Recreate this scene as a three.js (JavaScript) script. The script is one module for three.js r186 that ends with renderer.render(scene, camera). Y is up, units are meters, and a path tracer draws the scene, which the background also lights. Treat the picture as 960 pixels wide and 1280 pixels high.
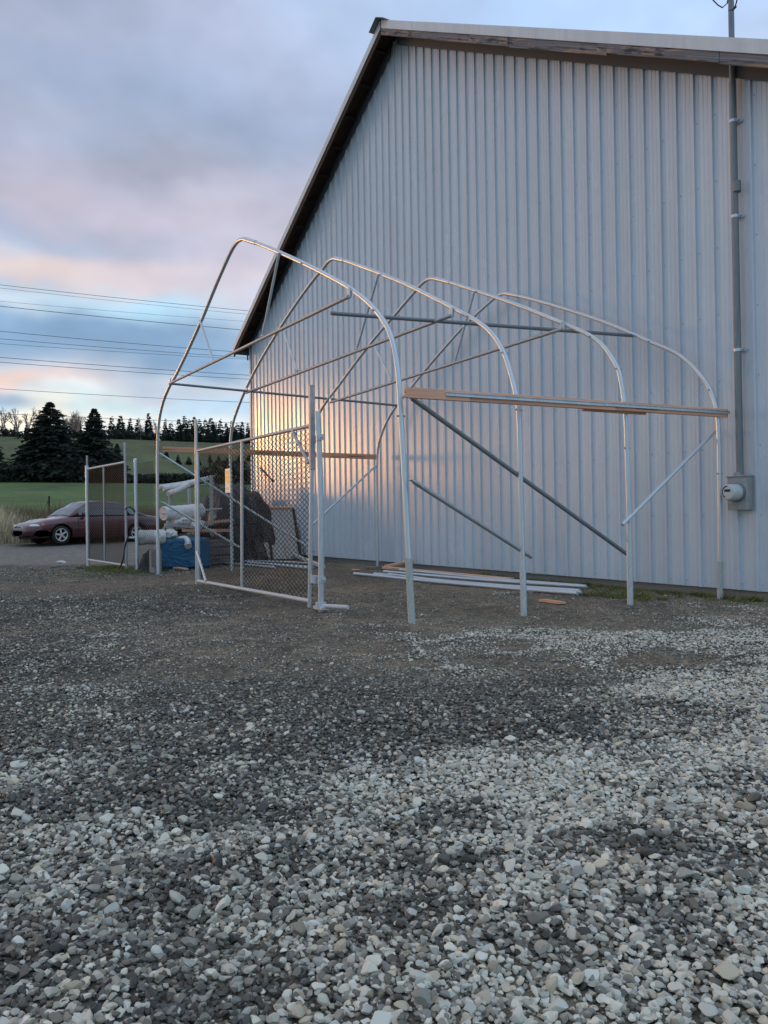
import * as THREE from 'three';
import { mergeGeometries as joinGeometries, mergeVertices, toCreasedNormals } from 'three/addons/utils/BufferGeometryUtils.js';
import { RoundedBoxGeometry } from 'three/addons/geometries/RoundedBoxGeometry.js';
import { Brush, Evaluator, SUBTRACTION } from 'three-bvh-csg';

// ------------------------------------------------------------------ camera, sky, sun, exposure
const scene = new THREE.Scene();
const EYE = 0.92, FOCAL = 985, YAW = THREE.MathUtils.degToRad(31.23), PITCH = THREE.MathUtils.degToRad(0.308), ROLL = THREE.MathUtils.degToRad(0.851);
const camera = new THREE.PerspectiveCamera(2 * Math.atan(640 / FOCAL) * 180 / Math.PI, 768 / 1024, 0.05, 3000);
const CAM = new THREE.Vector3(0, EYE, 7.52);
const flatForward = new THREE.Vector3(-Math.cos(YAW), 0, -Math.sin(YAW));
const RIGHT = new THREE.Vector3(Math.sin(YAW), 0, -Math.cos(YAW));
const UPV = new THREE.Vector3(0, 1, 0);
const FWD = flatForward.clone().multiplyScalar(Math.cos(PITCH)).addScaledVector(UPV, Math.sin(PITCH));
const CUP = UPV.clone().multiplyScalar(Math.cos(PITCH)).addScaledVector(flatForward, -Math.sin(PITCH));
{
  const c = Math.cos(ROLL), s = Math.sin(ROLL);
  const rx = RIGHT.clone().multiplyScalar(c).addScaledVector(CUP, -s);
  const ry = CUP.clone().multiplyScalar(c).addScaledVector(RIGHT, s);
  camera.position.copy(CAM);
  camera.quaternion.setFromRotationMatrix(new THREE.Matrix4().makeBasis(rx, ry, FWD.clone().negate()));
  camera.updateMatrixWorld();
}

// seeded random numbers and smooth noise
function rngFrom(seed) { let a = seed >>> 0; return () => { a = (a + 0x6D2B79F5) | 0; let t = Math.imul(a ^ (a >>> 15), 1 | a); t = (t + Math.imul(t ^ (t >>> 7), 61 | t)) ^ t; return ((t ^ (t >>> 14)) >>> 0) / 4294967296; }; }
const NT = new Float32Array(65536); { const r = rngFrom(77); for (let i = 0; i < 65536; i++) NT[i] = r() * 2 - 1; }
function hash3(x, y, z) { return NT[(Math.imul(x, 73856093) ^ Math.imul(y, 19349663) ^ Math.imul(z, 83492791)) >>> 3 & 65535]; }
function noise3(x, y, z) {
  const X = Math.floor(x), Y = Math.floor(y), Z = Math.floor(z); let fx = x - X, fy = y - Y, fz = z - Z;
  fx = fx * fx * fx * (fx * (fx * 6 - 15) + 10); fy = fy * fy * fy * (fy * (fy * 6 - 15) + 10); fz = fz * fz * fz * (fz * (fz * 6 - 15) + 10);
  const l = (a, b, t) => a + (b - a) * t;
  return l(l(l(hash3(X, Y, Z), hash3(X + 1, Y, Z), fx), l(hash3(X, Y + 1, Z), hash3(X + 1, Y + 1, Z), fx), fy),
    l(l(hash3(X, Y, Z + 1), hash3(X + 1, Y, Z + 1), fx), l(hash3(X, Y + 1, Z + 1), hash3(X + 1, Y + 1, Z + 1), fx), fy), fz);
}
function fbm(x, y, z, n = 5) { let a = 0.5, s = 0; for (let i = 0; i < n; i++) { s += a * noise3(x, y, z); x = x * 2.03 + 11.3; y = y * 2.03 + 5.7; z = z * 2.03 + 3.1; a *= 0.52; } return s; }
const clamp = (v, a = 0, b = 1) => Math.min(b, Math.max(a, v));
const smooth = (a, b, v) => { const t = clamp((v - a) / (b - a)); return t * t * (3 - 2 * t); };
const mix = (a, b, t) => a + (b - a) * t;
const lin = (r, g, b) => [r, g, b].map(v => { v /= 255; return v <= 0.04045 ? v / 12.92 : Math.pow((v + 0.055) / 1.055, 2.4); });

const SUN_TURN = THREE.MathUtils.degToRad(21);     // the sunset stands this far round from the wall's far end, on the yard's side
const sunFlat = new THREE.Vector3(-Math.cos(SUN_TURN), 0, Math.sin(SUN_TURN));
const SKY_LEVEL = 0.76;
// clouds in view: pixel centre and half size in the photograph, colour, strength
const CLOUDS = [[190, 105, 190, 60, 143, 166, 197, 0.8], [330, 130, 130, 42, 150, 171, 202, 0.7], [190, 207, 95, 26, 139, 146, 164, 0.75], [400, 60, 150, 75, 183, 183, 206, 0.7], [80, 40, 170, 45, 172, 177, 200, 0.6],
  [50, 212, 120, 34, 188, 182, 199, 0.75], [190, 252, 190, 20, 193, 185, 201, 0.7], [70, 281, 130, 18, 150, 173, 203, 0.75], [300, 290, 120, 28, 180, 181, 202, 0.6], [40, 322, 115, 26, 216, 200, 197, 0.9], [185, 338, 90, 20, 202, 193, 201, 0.8], [300, 345, 70, 20, 192, 190, 206, 0.7],
  [20, 371, 110, 9, 226, 234, 240, 0.8], [205, 381, 95, 14, 178, 218, 240, 0.85], [60, 405, 170, 20, 130, 166, 202, 0.85], [210, 427, 170, 24, 130, 160, 192, 0.85], [-60, 430, 150, 30, 140, 168, 200, 0.7], [30, 468, 110, 12, 216, 216, 223, 0.8], [170, 454, 110, 9, 160, 178, 200, 0.7],
  [48, 480, 60, 9, 247, 208, 186, 0.9], [170, 477, 120, 13, 178, 191, 210, 0.7], [90, 498, 18, 8, 244, 243, 240, 0.7], [255, 500, 90, 18, 172, 205, 230, 0.8], [100, 522, 150, 13, 248, 243, 234, 0.85], [128, 509, 66, 7, 188, 224, 236, 0.7], [-10, 514, 70, 9, 252, 240, 212, 0.8], [280, 528, 110, 12, 214, 228, 236, 0.7],
  [780, 20, 260, 120, 177, 206, 242, 0.95], [700, -150, 320, 120, 176, 203, 240, 0.8], [480, 10, 60, 40, 176, 196, 226, 0.6]].map(([x, y, a, b, r, g, bl, w]) => {
  const c = Math.cos(ROLL), s = Math.sin(ROLL), X = c * (x - 480) - s * (y - 640), Y = s * (x - 480) + c * (y - 640), d = FWD.clone().addScaledVector(RIGHT, X / FOCAL).addScaledVector(CUP, -Y / FOCAL).normalize();
  return { az: Math.atan2(d.z, d.x), el: Math.asin(d.y) * 180 / Math.PI, a: a / FOCAL * 57.3, b: b / FOCAL * 57.3, c: lin(r, g, bl), w };
});
{
  const W = 1600, H = 800, data = new Float32Array(W * H * 4);
  const mixc = (a, b, t) => [mix(a[0], b[0], t), mix(a[1], b[1], t), mix(a[2], b[2], t)];
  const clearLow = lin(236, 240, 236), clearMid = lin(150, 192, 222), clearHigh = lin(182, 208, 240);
  const greyBlue = lin(124, 148, 178), slate = lin(128, 136, 156), lilac = lin(192, 189, 205), lilacDim = lin(166, 175, 199), peach = lin(240, 206, 186), cream = lin(252, 244, 232);
  for (let j = 0; j < H; j++) {
    const el = ((j + 0.5) / H - 0.5) * Math.PI, sy = Math.sin(el), cy = Math.cos(el), e = el * 180 / Math.PI;
    for (let i = 0; i < W; i++) {
      const ph = ((i + 0.5) / W - 0.5) * 2 * Math.PI, dx = Math.cos(ph) * cy, dz = Math.sin(ph) * cy;
      const o = (j * W + i) * 4; let c;
      if (e < -4) { c = [0.10, 0.10, 0.10]; }
      else {
        const eu = Math.max(e, 0);
        const toSun = (dx * sunFlat.x + dz * sunFlat.z) / Math.max(cy, 1e-3);    // 1 below the sunset, -1 opposite
        // clear air behind the clouds, brightened towards the unseen zenith for more fill
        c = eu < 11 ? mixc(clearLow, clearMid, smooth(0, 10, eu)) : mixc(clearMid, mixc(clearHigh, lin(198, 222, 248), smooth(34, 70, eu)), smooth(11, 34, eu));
        // cloud deck, on a plane overhead so that it flattens towards the horizon
        const k = 1 / (Math.max(sy, 0) + 0.13), px = dx * k, pz = dz * k;
        const wx = fbm(px * 0.8 + 4, pz * 0.8, 9.1, 3), wz = fbm(px * 0.8, pz * 0.8 + 7, 2.2, 3);
        const n1 = fbm(px * 0.75 + wx * 0.9 + 3.7, pz * 0.75 + wz * 0.9 + 1.3, 5.5, 6);
        const n2 = fbm(px * 1.5 + wx + 13.7, pz * 1.5 + wz + 8.3, 1.5, 5);
        const n3 = fbm(px * 0.5 + 23, pz * 0.5 + 3, 7.5, 4);
        const away = smooth(0.30, -0.35, toSun);                                 // the deck breaks up on the side away from the sunset
        const deck = smooth(-0.30, 0.12, n1 + 0.30 - 0.75 * away + 0.2 * n3) * smooth(12, 19, e + n2 * 6);
        let dc = mixc(lilacDim, lilac, smooth(-0.25, 0.3, n2 + 0.3 * n1));
        dc = mixc(dc, greyBlue, 0.75 * smooth(0.0, 0.32, -n3 + 0.25 * n2 + 0.1));
        dc = mixc(dc, slate, 0.6 * smooth(0.12, 0.4, n1 - 0.3 * n2));
        dc = mixc(dc, peach, 0.55 * smooth(24, 15, e + n2 * 8) * smooth(0.15, 0.75, toSun) * smooth(-0.2, 0.25, n2));
        dc = mixc(dc, lin(206, 210, 224), 0.7 * smooth(36, 68, e));              // deck brightened overhead, out of view, to add fill light below
        c = mixc(c, dc, deck * 0.94);
        // long streaks low over the horizon
        const az = Math.atan2(dz, dx);
        const sx = Math.cos(az) * 3.2, sz = Math.sin(az) * 3.2;
        const s1 = fbm(sx + 2.1, e * 0.30 + 0.25 * Math.sin(az * 2), sz + 6.4, 5);
        const s2 = fbm(sx * 2 + 8.1, e * 0.42 + 3.3, sz * 2 + 1.4, 5);
        const low = smooth(17, 12, e + n2 * 5);
        let sc = mixc(greyBlue, lin(150, 178, 205), smooth(-0.3, 0.3, s2));
        const grey = low * smooth(3.6, 7, e + s1 * 4) * smooth(-0.22, 0.12, s1 + 0.14);
        c = mixc(c, sc, 0.9 * grey);
        const lit = low * smooth(0.02, 0.34, s2 + 0.12) * smooth(14.5, 5, e + s1 * 3);
        c = mixc(c, mixc(lin(205, 222, 234), mixc(cream, peach, smooth(0.2, 0.5, s2 + 0.12 * s1)), smooth(0.3, 0.85, toSun)), 0.75 * lit);
        c = mixc(c, mixc(lin(205, 222, 234), cream, smooth(0.2, 0.8, toSun)), 0.85 * smooth(4.8, 1.8, e + s1 * 5) * (1 - 0.6 * smooth(0.86, 0.97, toSun)));
        if (e > 0 && e < 60) {
          const wa = 3.2 * fbm(sx * 1.6 + 1, e * 0.16, sz * 1.6, 4), we = 2.6 * fbm(sx * 1.9 + 7, e * 0.22 + 4, sz * 1.9, 4) * smooth(1, 12, e) + 0.5 * fbm(sx * 4 + 7, e * 0.6, sz * 4, 4);
          for (const k of CLOUDS) { let da = az - k.az; if (da > Math.PI) da -= 2 * Math.PI; if (da < -Math.PI) da += 2 * Math.PI; const p = (da * 57.3 * cy + wa * 1.6) / k.a, q = (e - k.el + we) / k.b, m = p * p + q * q; if (m < 6) c = mixc(c, k.c, k.w * Math.exp(-m * 0.9)); }
          const tx = 1 + 0.16 * fbm(sx * 4, e * 0.38, sz * 4, 4) + 0.08 * n2; c = [c[0] * tx, c[1] * tx, c[2] * tx];
        }
        // afterglow round the point where the sun went down
        const g = Math.exp(-Math.pow((1 - toSun) / 0.05, 1.2)) * Math.exp(-Math.pow(Math.max(e - 2.6, 0) / 2.3, 2));
        const gs = g * (0.75 + 0.5 * s1);
        c = [c[0] * (1 - 0.3 * g) + 8 * gs, c[1] * (1 - 0.45 * g) + 2.9 * gs, c[2] * (1 - 0.6 * g) + 0.35 * gs];
      }
      data[o] = c[0] * SKY_LEVEL; data[o + 1] = c[1] * SKY_LEVEL; data[o + 2] = c[2] * SKY_LEVEL; data[o + 3] = 1;
    }
  }
  const sky = new THREE.DataTexture(data, W, H, THREE.RGBAFormat, THREE.FloatType);
  sky.mapping = THREE.EquirectangularReflectionMapping; sky.magFilter = THREE.LinearFilter; sky.minFilter = THREE.LinearFilter; sky.needsUpdate = true;
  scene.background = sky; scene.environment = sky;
}
const sun = new THREE.DirectionalLight(new THREE.Color(1.0, 0.48, 0.15), 0.62);
sun.position.set(sunFlat.x * 60, 60 * Math.tan(THREE.MathUtils.degToRad(2.8)), sunFlat.z * 60); sun.target.position.set(-8, 0, 2);
sun.castShadow = true; sun.shadow.radius = 20; sun.shadow.mapSize.set(2048, 2048);
Object.assign(sun.shadow.camera, { left: -30, right: 30, top: 30, bottom: -30, near: 1, far: 160 });
scene.add(sun, sun.target);
const EXPOSURE = 1.54;

// ------------------------------------------------------------------ photograph pixel -> direction -> point on something
function ray(x, y) {
  const a = x - 480, b = y - 640, c = Math.cos(ROLL), s = Math.sin(ROLL);
  return FWD.clone().addScaledVector(RIGHT, (c * a - s * b) / FOCAL).addScaledVector(CUP, -(s * a + c * b) / FOCAL);
}
const onZ = (x, y, z) => { const r = ray(x, y); return CAM.clone().addScaledVector(r, (z - CAM.z) / r.z); };
const onX = (x, y, X) => { const r = ray(x, y); return CAM.clone().addScaledVector(r, (X - CAM.x) / r.x); };
const onLevel = (x, y, h) => { const r = ray(x, y); return CAM.clone().addScaledVector(r, (h - CAM.y) / r.y); };
const atDepth = (x, y, d) => CAM.clone().addScaledVector(ray(x, y), d);
const V = (x, y, z) => new THREE.Vector3(x, y, z);

// the land: level yard, a drive a little higher, a field that climbs, then the hill
const LAND_TURN = THREE.MathUtils.degToRad(10.1);
const landU = V(-Math.cos(LAND_TURN), 0, -Math.sin(LAND_TURN)), landV = V(-Math.sin(LAND_TURN), 0, Math.cos(LAND_TURN));
const landPoint = (u, v) => V(CAM.x, 0, CAM.z).addScaledVector(landU, u).addScaledVector(landV, v);
const STOPS = [[-1000, 0], [15, 0], [25, 0.13], [30, 0.32], [60, 2.05], [140, 7.0], [330, 33.4], [360, 34.0], [420, 32], [1200, 24]];
function landHeight(x, z) {
  const u = (x - CAM.x) * landU.x + (z - CAM.z) * landU.z, v = (x - CAM.x) * landV.x + (z - CAM.z) * landV.z;
  let h = 0;
  for (let i = 0; i < STOPS.length - 1; i++) if (u >= STOPS[i][0] && u <= STOPS[i + 1][0]) { const t = (u - STOPS[i][0]) / (STOPS[i + 1][0] - STOPS[i][0]); h = mix(STOPS[i][1], STOPS[i + 1][1], u < 25 ? t * t : t); break; }
  const far = smooth(40, 200, u);
  h += far * (noise3(x * 0.012, 3.3, z * 0.012) * 0.9 - 0.018 * Math.max(0, -v - 20) * smooth(200, 320, u));
  h -= h * 0.72 * smooth(45, 190, v) * smooth(60, 240, u);   // the hill runs down towards the west
  const near = 1 - smooth(16, 30, Math.hypot(x - CAM.x, z - CAM.z));
  h += near * (0.026 * noise3(x * 0.7, 1.1, z * 0.7) + 0.018 * noise3(x * 2.3, 4.4, z * 2.3) + 0.010 * noise3(x * 6.1, 8.4, z * 6.1)) * smooth(0.2, 1.6, Math.abs(z) + (x > -4 || x < -19 ? 9 : 0));
  return h;
}
function onLand(x, y) {
  const r = ray(x, y); let t = 0.5, step = 0.05;
  for (let i = 0; i < 4000; i++) { const p = CAM.clone().addScaledVector(r, t); if (p.y < landHeight(p.x, p.z)) return p; t += step; step *= 1.004; }
  return CAM.clone().addScaledVector(r, t);
}

// ------------------------------------------------------------------ building blocks
function mergeGeometries(list) { // join pieces whether or not they carry an index or uv
  const uv = list.every(g => g.attributes.uv);
  return joinGeometries(list.map(g => { const q = g.index ? g.toNonIndexed() : g.clone(); for (const k of Object.keys(q.attributes)) if (k !== 'position' && k !== 'normal' && !(k === 'uv' && uv)) q.deleteAttribute(k); return q; }));
}
const taken = {};
function numbered(n) { taken[n] = (taken[n] ?? -1) + 1; return taken[n] ? n + '_' + String(taken[n]).padStart(3, '0') : n; }
function part(name, geo, mat, parent) { const m = new THREE.Mesh(geo, mat); m.name = name; m.castShadow = m.receiveShadow = true; parent.add(m); return m; }
function tag(o, label, category, group) { o.userData = { ...o.userData, label, category }; if (group) o.userData.group = group; return o; }
function thing(name, label, category, pos = V(0, 0, 0), turn = 0, group) { const g = new THREE.Group(); g.name = numbered(name); g.position.copy(pos); g.rotation.y = turn; scene.add(g); return tag(g, label, category, group); }
function single(name, geo, mat, label, category, group) { const m = part(numbered(name), geo, mat, scene); return tag(m, label, category, group); }
function structure(name, geo, mat) { const m = part(name, geo, mat, scene); m.userData.kind = 'structure'; return m; }
function stuff(o) { o.userData.kind = 'stuff'; return o; }
function copyOf(src, pos, turn, scale) { const c = src.clone(); c.userData = { ...src.userData }; c.name = numbered(src.name.replace(/_\d{3}$/, '')); c.position.copy(pos); c.rotation.y = turn; if (scale) c.scale.copy(scale); scene.add(c); return c; }

function tube(points, radius, radial = 10, perMetre = 14) {
  const path = points.length === 2 ? new THREE.LineCurve3(points[0], points[1]) : new THREE.CatmullRomCurve3(points, false, 'centripetal');
  const segs = points.length === 2 ? 1 : Math.max(6, Math.round(path.getLength() * perMetre));
  const g = new THREE.TubeGeometry(path, segs, radius, radial, false);
  const caps = [];
  for (const t of [0, 1]) { const p = path.getPointAt(t), d = path.getTangentAt(t); const c = new THREE.CircleGeometry(radius, radial); if (t === 0) d.negate(); c.applyQuaternion(new THREE.Quaternion().setFromUnitVectors(V(0, 0, 1), d)); c.translate(p.x, p.y, p.z); caps.push(c); }
  return mergeGeometries([g, ...caps]);
}
// a straight board from a to b; w across, h upright; uv in metres along the grain
function boxUV(g, sx, sy, sz) {
  const p = g.attributes.position, n = g.attributes.normal, uv = new Float32Array(p.count * 2);
  for (let i = 0; i < p.count; i++) {
    const ax = Math.abs(n.getX(i)), ay = Math.abs(n.getY(i)), az = Math.abs(n.getZ(i));
    let u, v; if (az >= ax && az >= ay) { u = p.getX(i); v = p.getY(i); } else if (ay >= ax) { u = p.getX(i); v = p.getZ(i); } else { u = p.getZ(i); v = p.getY(i); }
    uv[2 * i] = u + sx; uv[2 * i + 1] = v + sy;
  }
  g.setAttribute('uv', new THREE.BufferAttribute(uv, 2)); return g;
}
function board(a, b, w, h, bevel = 0.004, up = UPV) {
  const d = b.clone().sub(a), L = d.length(); d.normalize();
  const g = boxUV(new RoundedBoxGeometry(L, h, w, 1, Math.min(bevel, w * 0.45, h * 0.45)), a.x * 1.7, a.y * 0.9 + a.z, 0);
  const side = d.clone().cross(up).normalize(), u = side.clone().cross(d).normalize();
  g.applyMatrix4(new THREE.Matrix4().makeBasis(d, u, side)); g.translate((a.x + b.x) / 2, (a.y + b.y) / 2, (a.z + b.z) / 2); return g;
}
function block(x0, x1, y0, y1, z0, z1, bevel = 0.003) { const g = boxUV(new RoundedBoxGeometry(x1 - x0, y1 - y0, z1 - z0, 1, Math.min(bevel, (x1 - x0) * 0.4, (y1 - y0) * 0.4, (z1 - z0) * 0.4)), x0, y0, z0); g.translate((x0 + x1) / 2, (y0 + y1) / 2, (z0 + z1) / 2); return g; }

// ------------------------------------------------------------------ computed textures
function texture(size, fn, srgb, rx = 1, ry = 1, h = size) {
  const d = new Uint8Array(size * h * 4);
  for (let y = 0; y < h; y++) for (let x = 0; x < size; x++) { const c = fn(x / size, y / h), o = (y * size + x) * 4; d[o] = clamp(c[0], 0, 1) * 255; d[o + 1] = clamp(c[1], 0, 1) * 255; d[o + 2] = clamp(c[2], 0, 1) * 255; d[o + 3] = 255; }
  const t = new THREE.DataTexture(d, size, h); t.wrapS = t.wrapT = THREE.RepeatWrapping; t.magFilter = THREE.LinearFilter; t.minFilter = THREE.LinearMipmapLinearFilter; t.generateMipmaps = true; t.repeat.set(rx, ry); if (srgb) t.colorSpace = THREE.SRGBColorSpace; t.needsUpdate = true; return t;
}
// noise that repeats every 1 in u and v
function loop(u, v, f, s, n = 4) { const a = u * 2 * Math.PI, b = v * 2 * Math.PI, k = f / (2 * Math.PI); return fbm(Math.cos(a) * k + s, Math.sin(a) * k + Math.cos(b) * k * 0.93 + s * 0.7, Math.sin(b) * k - s, n); }

const galvTex = texture(256, (u, v) => { const n = 0.90 + 0.07 * loop(u, v, 26, 4.2, 4) + 0.07 * loop(u, v, 7, 9.1, 2); return [n, n, n * 1.005]; }, true, 3, 2);
const galvRough = texture(256, (u, v) => { const n = 0.50 + 0.12 * loop(u, v, 20, 1.2, 4); return [n, n, n]; }, false, 3, 2);
const woodTex = texture(1024, (u, v) => {
  const g = fbm(u * 3.0, v * 70, 2.2, 4), g2 = fbm(u * 0.8 + 4, v * 14, 7.2, 3), kn = smooth(0.62, 0.82, noise3(u * 9, v * 22, 3.3));
  const t = 0.90 + 0.20 * g + 0.16 * g2 - 0.35 * kn; return [1.0 * t, 0.87 * t - 0.02 * kn, 0.79 * t - 0.03 * kn];
}, true, 0.6, 2.5, 512);
const oldWoodTex = texture(1024, (u, v) => {
  const g = fbm(u * 5, v * 60, 12.2, 4), p = smooth(0.0, 0.22, fbm(u * 14, v * 6, 5.5, 5)), s = smooth(0.1, 0.35, fbm(u * 9 + 5, v * 8, 1.5, 4));
  const t = 0.62 + 0.3 * g, a = [0.58 * t + 0.10, 0.60 * t + 0.10, 0.62 * t + 0.11], b = [0.98 * t, 0.84 * t, 0.72 * t];
  return [mix(mix(a[0], b[0], p), 0.17, 0.7 * s), mix(mix(a[1], b[1], p), 0.16, 0.7 * s), mix(mix(a[2], b[2], p), 0.16, 0.7 * s)];
}, true, 0.35, 2, 256);
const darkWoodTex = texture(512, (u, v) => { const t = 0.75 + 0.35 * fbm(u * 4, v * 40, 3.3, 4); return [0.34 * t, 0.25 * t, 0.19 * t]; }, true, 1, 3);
const paintTex = texture(1024, (u, v) => {
  const big = loop(u, v, 5, 3.3, 4), streak = fbm(Math.cos(u * 6.283) * 9, Math.sin(u * 6.283) * 9, v * 2.2 + 3, 4), fine = loop(u, v, 90, 7.7, 2);
  const t = 0.955 + 0.035 * big + 0.035 * streak + 0.02 * fine; return [t, t, t];
}, true, 0.25, 0.12);
const paintRough = texture(512, (u, v) => { const t = 0.55 + 0.16 * loop(u, v, 9, 1.3, 5); return [t, t, t]; }, false, 0.35, 0.2);
const dentTex = texture(512, (u, v) => { const t = 0.5 + 0.6 * loop(u, v, 5, 5.3, 2); return [t, t, t]; }, false, 0.5, 0.22);
const clothBump = texture(512, (u, v) => { const t = 0.5 + 0.7 * loop(u, v, 10, 2.2, 5); return [t, t, t]; }, false, 1.3, 1.3);

const std = (c, roughness, o = {}) => { const m = new THREE.MeshStandardMaterial({ roughness, ...o }); m.color.setRGB(c[0], c[1], c[2]); return m; };
const M = {
  galvanised: std([0.76, 0.85, 0.89], 0.75, { metalness: 0.6, map: galvTex, roughnessMap: galvRough }),
  brightPipe: std([0.74, 0.82, 0.85], 0.8, { metalness: 0.4, map: galvTex, roughnessMap: galvRough }),
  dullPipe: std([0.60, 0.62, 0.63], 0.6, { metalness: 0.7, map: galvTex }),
  stainedPipe: std([0.62, 0.66, 0.60], 0.75, { metalness: 0.3, map: galvTex }),
  whiteRail: std([0.74, 0.74, 0.71], 0.55, { map: galvTex }),
  wire: std([0.30, 0.32, 0.33], 0.5, { metalness: 0.5 }),
  wood: std([1.0, 0.74, 0.60], 0.75, { map: woodTex }),
  orangeWood: std([0.86, 0.60, 0.44], 0.75, { map: woodTex }),
  paleWood: std([0.52, 0.50, 0.46], 0.85, { map: galvTex }),
  oldWood: std([0.9, 0.9, 0.9], 0.85, { map: oldWoodTex }),
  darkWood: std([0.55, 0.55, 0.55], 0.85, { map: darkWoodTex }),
  purlinWood: std([0.75, 0.52, 0.36], 0.8, { map: woodTex }),
  paint: new THREE.MeshPhysicalMaterial({ map: paintTex, roughness: 0.44, roughnessMap: paintRough, bumpMap: dentTex, bumpScale: 0.0016, ior: 1.6 }),
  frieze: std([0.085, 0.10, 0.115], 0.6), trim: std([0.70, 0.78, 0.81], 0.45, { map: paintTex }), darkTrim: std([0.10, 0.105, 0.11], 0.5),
  concrete: std([0.30, 0.285, 0.26], 0.95), roofMetal: std([0.5, 0.55, 0.58], 0.45, { metalness: 0.2 }),
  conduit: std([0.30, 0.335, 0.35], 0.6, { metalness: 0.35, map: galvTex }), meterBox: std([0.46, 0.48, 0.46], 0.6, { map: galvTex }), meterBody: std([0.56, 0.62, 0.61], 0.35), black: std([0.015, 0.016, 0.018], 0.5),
  rubber: std([0.018, 0.018, 0.019], 0.85), film: std([0.72, 0.72, 0.70], 0.35, { bumpMap: clothBump, bumpScale: 0.02 }), blueTarp: std([0.012, 0.105, 0.21], 0.45, { bumpMap: clothBump, bumpScale: 0.02 }),
  darkTarp: std([0.014, 0.021, 0.026], 0.40, { bumpMap: clothBump, bumpScale: 0.03 }), block: std([0.27, 0.26, 0.25], 0.95),
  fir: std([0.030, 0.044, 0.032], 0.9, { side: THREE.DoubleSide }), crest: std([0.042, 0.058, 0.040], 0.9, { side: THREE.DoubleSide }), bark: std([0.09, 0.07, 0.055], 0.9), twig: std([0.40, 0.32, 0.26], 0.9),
  screw: std([0.40, 0.44, 0.48], 0.5, { metalness: 0.3 }),
  cable: std([0.06, 0.065, 0.075], 0.6),
  hedge: std([0.026, 0.030, 0.022], 0.95, { side: THREE.DoubleSide }),
};
M.paint.color.setRGB(0.66, 0.74, 0.80);

// ------------------------------------------------------------------ ground
// where the stones lie dry and pale, and where they are wet and dark or trodden into the mud (patches read off the photograph)
const PATCH = [ // pixel x, pixel y, half length across, half length away (metres), amount
  [880, 800, 1.9, 0.45, 0.85], [720, 815, 0.8, 0.35, 0.5], [860, 870, 0.55, 0.5, 0.8], [950, 850, 0.5, 0.4, 0.6], [680, 795, 0.7, 0.25, 0.45], [940, 915, 0.4, 0.4, 0.4],
  [640, 960, 0.35, 0.25, 0.35], [800, 960, 0.5, 0.2, 0.35], [560, 990, 0.3, 0.2, 0.25],
  [250, 950, 0.35, 0.22, 0.35], [60, 1040, 0.2, 0.12, 0.3], [200, 1080, 0.45, 0.10, -0.45], [300, 1010, 0.55, 0.14, -0.5], [80, 1000, 0.4, 0.2, -0.35],
  [520, 1075, 0.30, 0.10, -0.65], [450, 1130, 0.28, 0.05, -0.45], [780, 1050, 0.16, 0.14, -0.6], [560, 1020, 0.12, 0.16, -0.55], [640, 1190, 0.10, 0.05, -0.35], [900, 1180, 0.14, 0.06, -0.5], [250, 1180, 0.2, 0.03, -0.3],
  [820, 900, 0.5, 0.3, -0.55], [700, 880, 0.8, 0.5, -0.4], [400, 900, 0.8, 0.4, -0.2], [60, 1160, 0.1, 0.08, -0.3],
].map(([x, y, a, b, w]) => { const p = onLevel(x, y, 0); return [p.x, p.z, a, b, w]; });
const planar = (x, z) => [(x - CAM.x) * flatForward.x + (z - CAM.z) * flatForward.z, (x - CAM.x) * RIGHT.x + (z - CAM.z) * RIGHT.z];
function dryness(x, z) {
  const [d, l] = planar(x, z);
  let s = mix(0.76, 0.18, smooth(2.1, 3.7, d - 0.25 * clamp(l, -1, 1.4) + 0.35 * noise3(x * 1.4, 0.5, z * 1.4)));
  for (const [px, pz, a, b, w] of PATCH) { const ex = (x - px) * RIGHT.x + (z - pz) * RIGHT.z, ey = (x - px) * flatForward.x + (z - pz) * flatForward.z; const q = ex * ex / (a * a) + ey * ey / (b * b); if (q < 7) s += w * Math.exp(-q); }
  s += 0.85 * fbm(x * 2.1, 7.7, z * 2.1, 4) + 0.65 * fbm(x * 5.5, 2.7, z * 5.5, 3) - 0.26 * smooth(0.3, -0.9, l);
  return clamp(s);
}
function mud(x, z, dry = dryness(x, z)) { // share of bare trodden earth
  const [d, l] = planar(x, z);
  const a = smooth(3.4, 5.4, d) * smooth(-2.4, 0.4, l + 0.12 * (d - 5) + 1.0 * noise3(x * 0.5, 6, z * 0.5)) + 0.7 * smooth(9.5, 11.5, d) * smooth(14, 12, -x);
  return clamp(a + 0.5 * fbm(x * 1.1, 3.2, z * 1.1, 4) - 0.9 * smooth(0.35, 0.8, dry));
}
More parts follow.
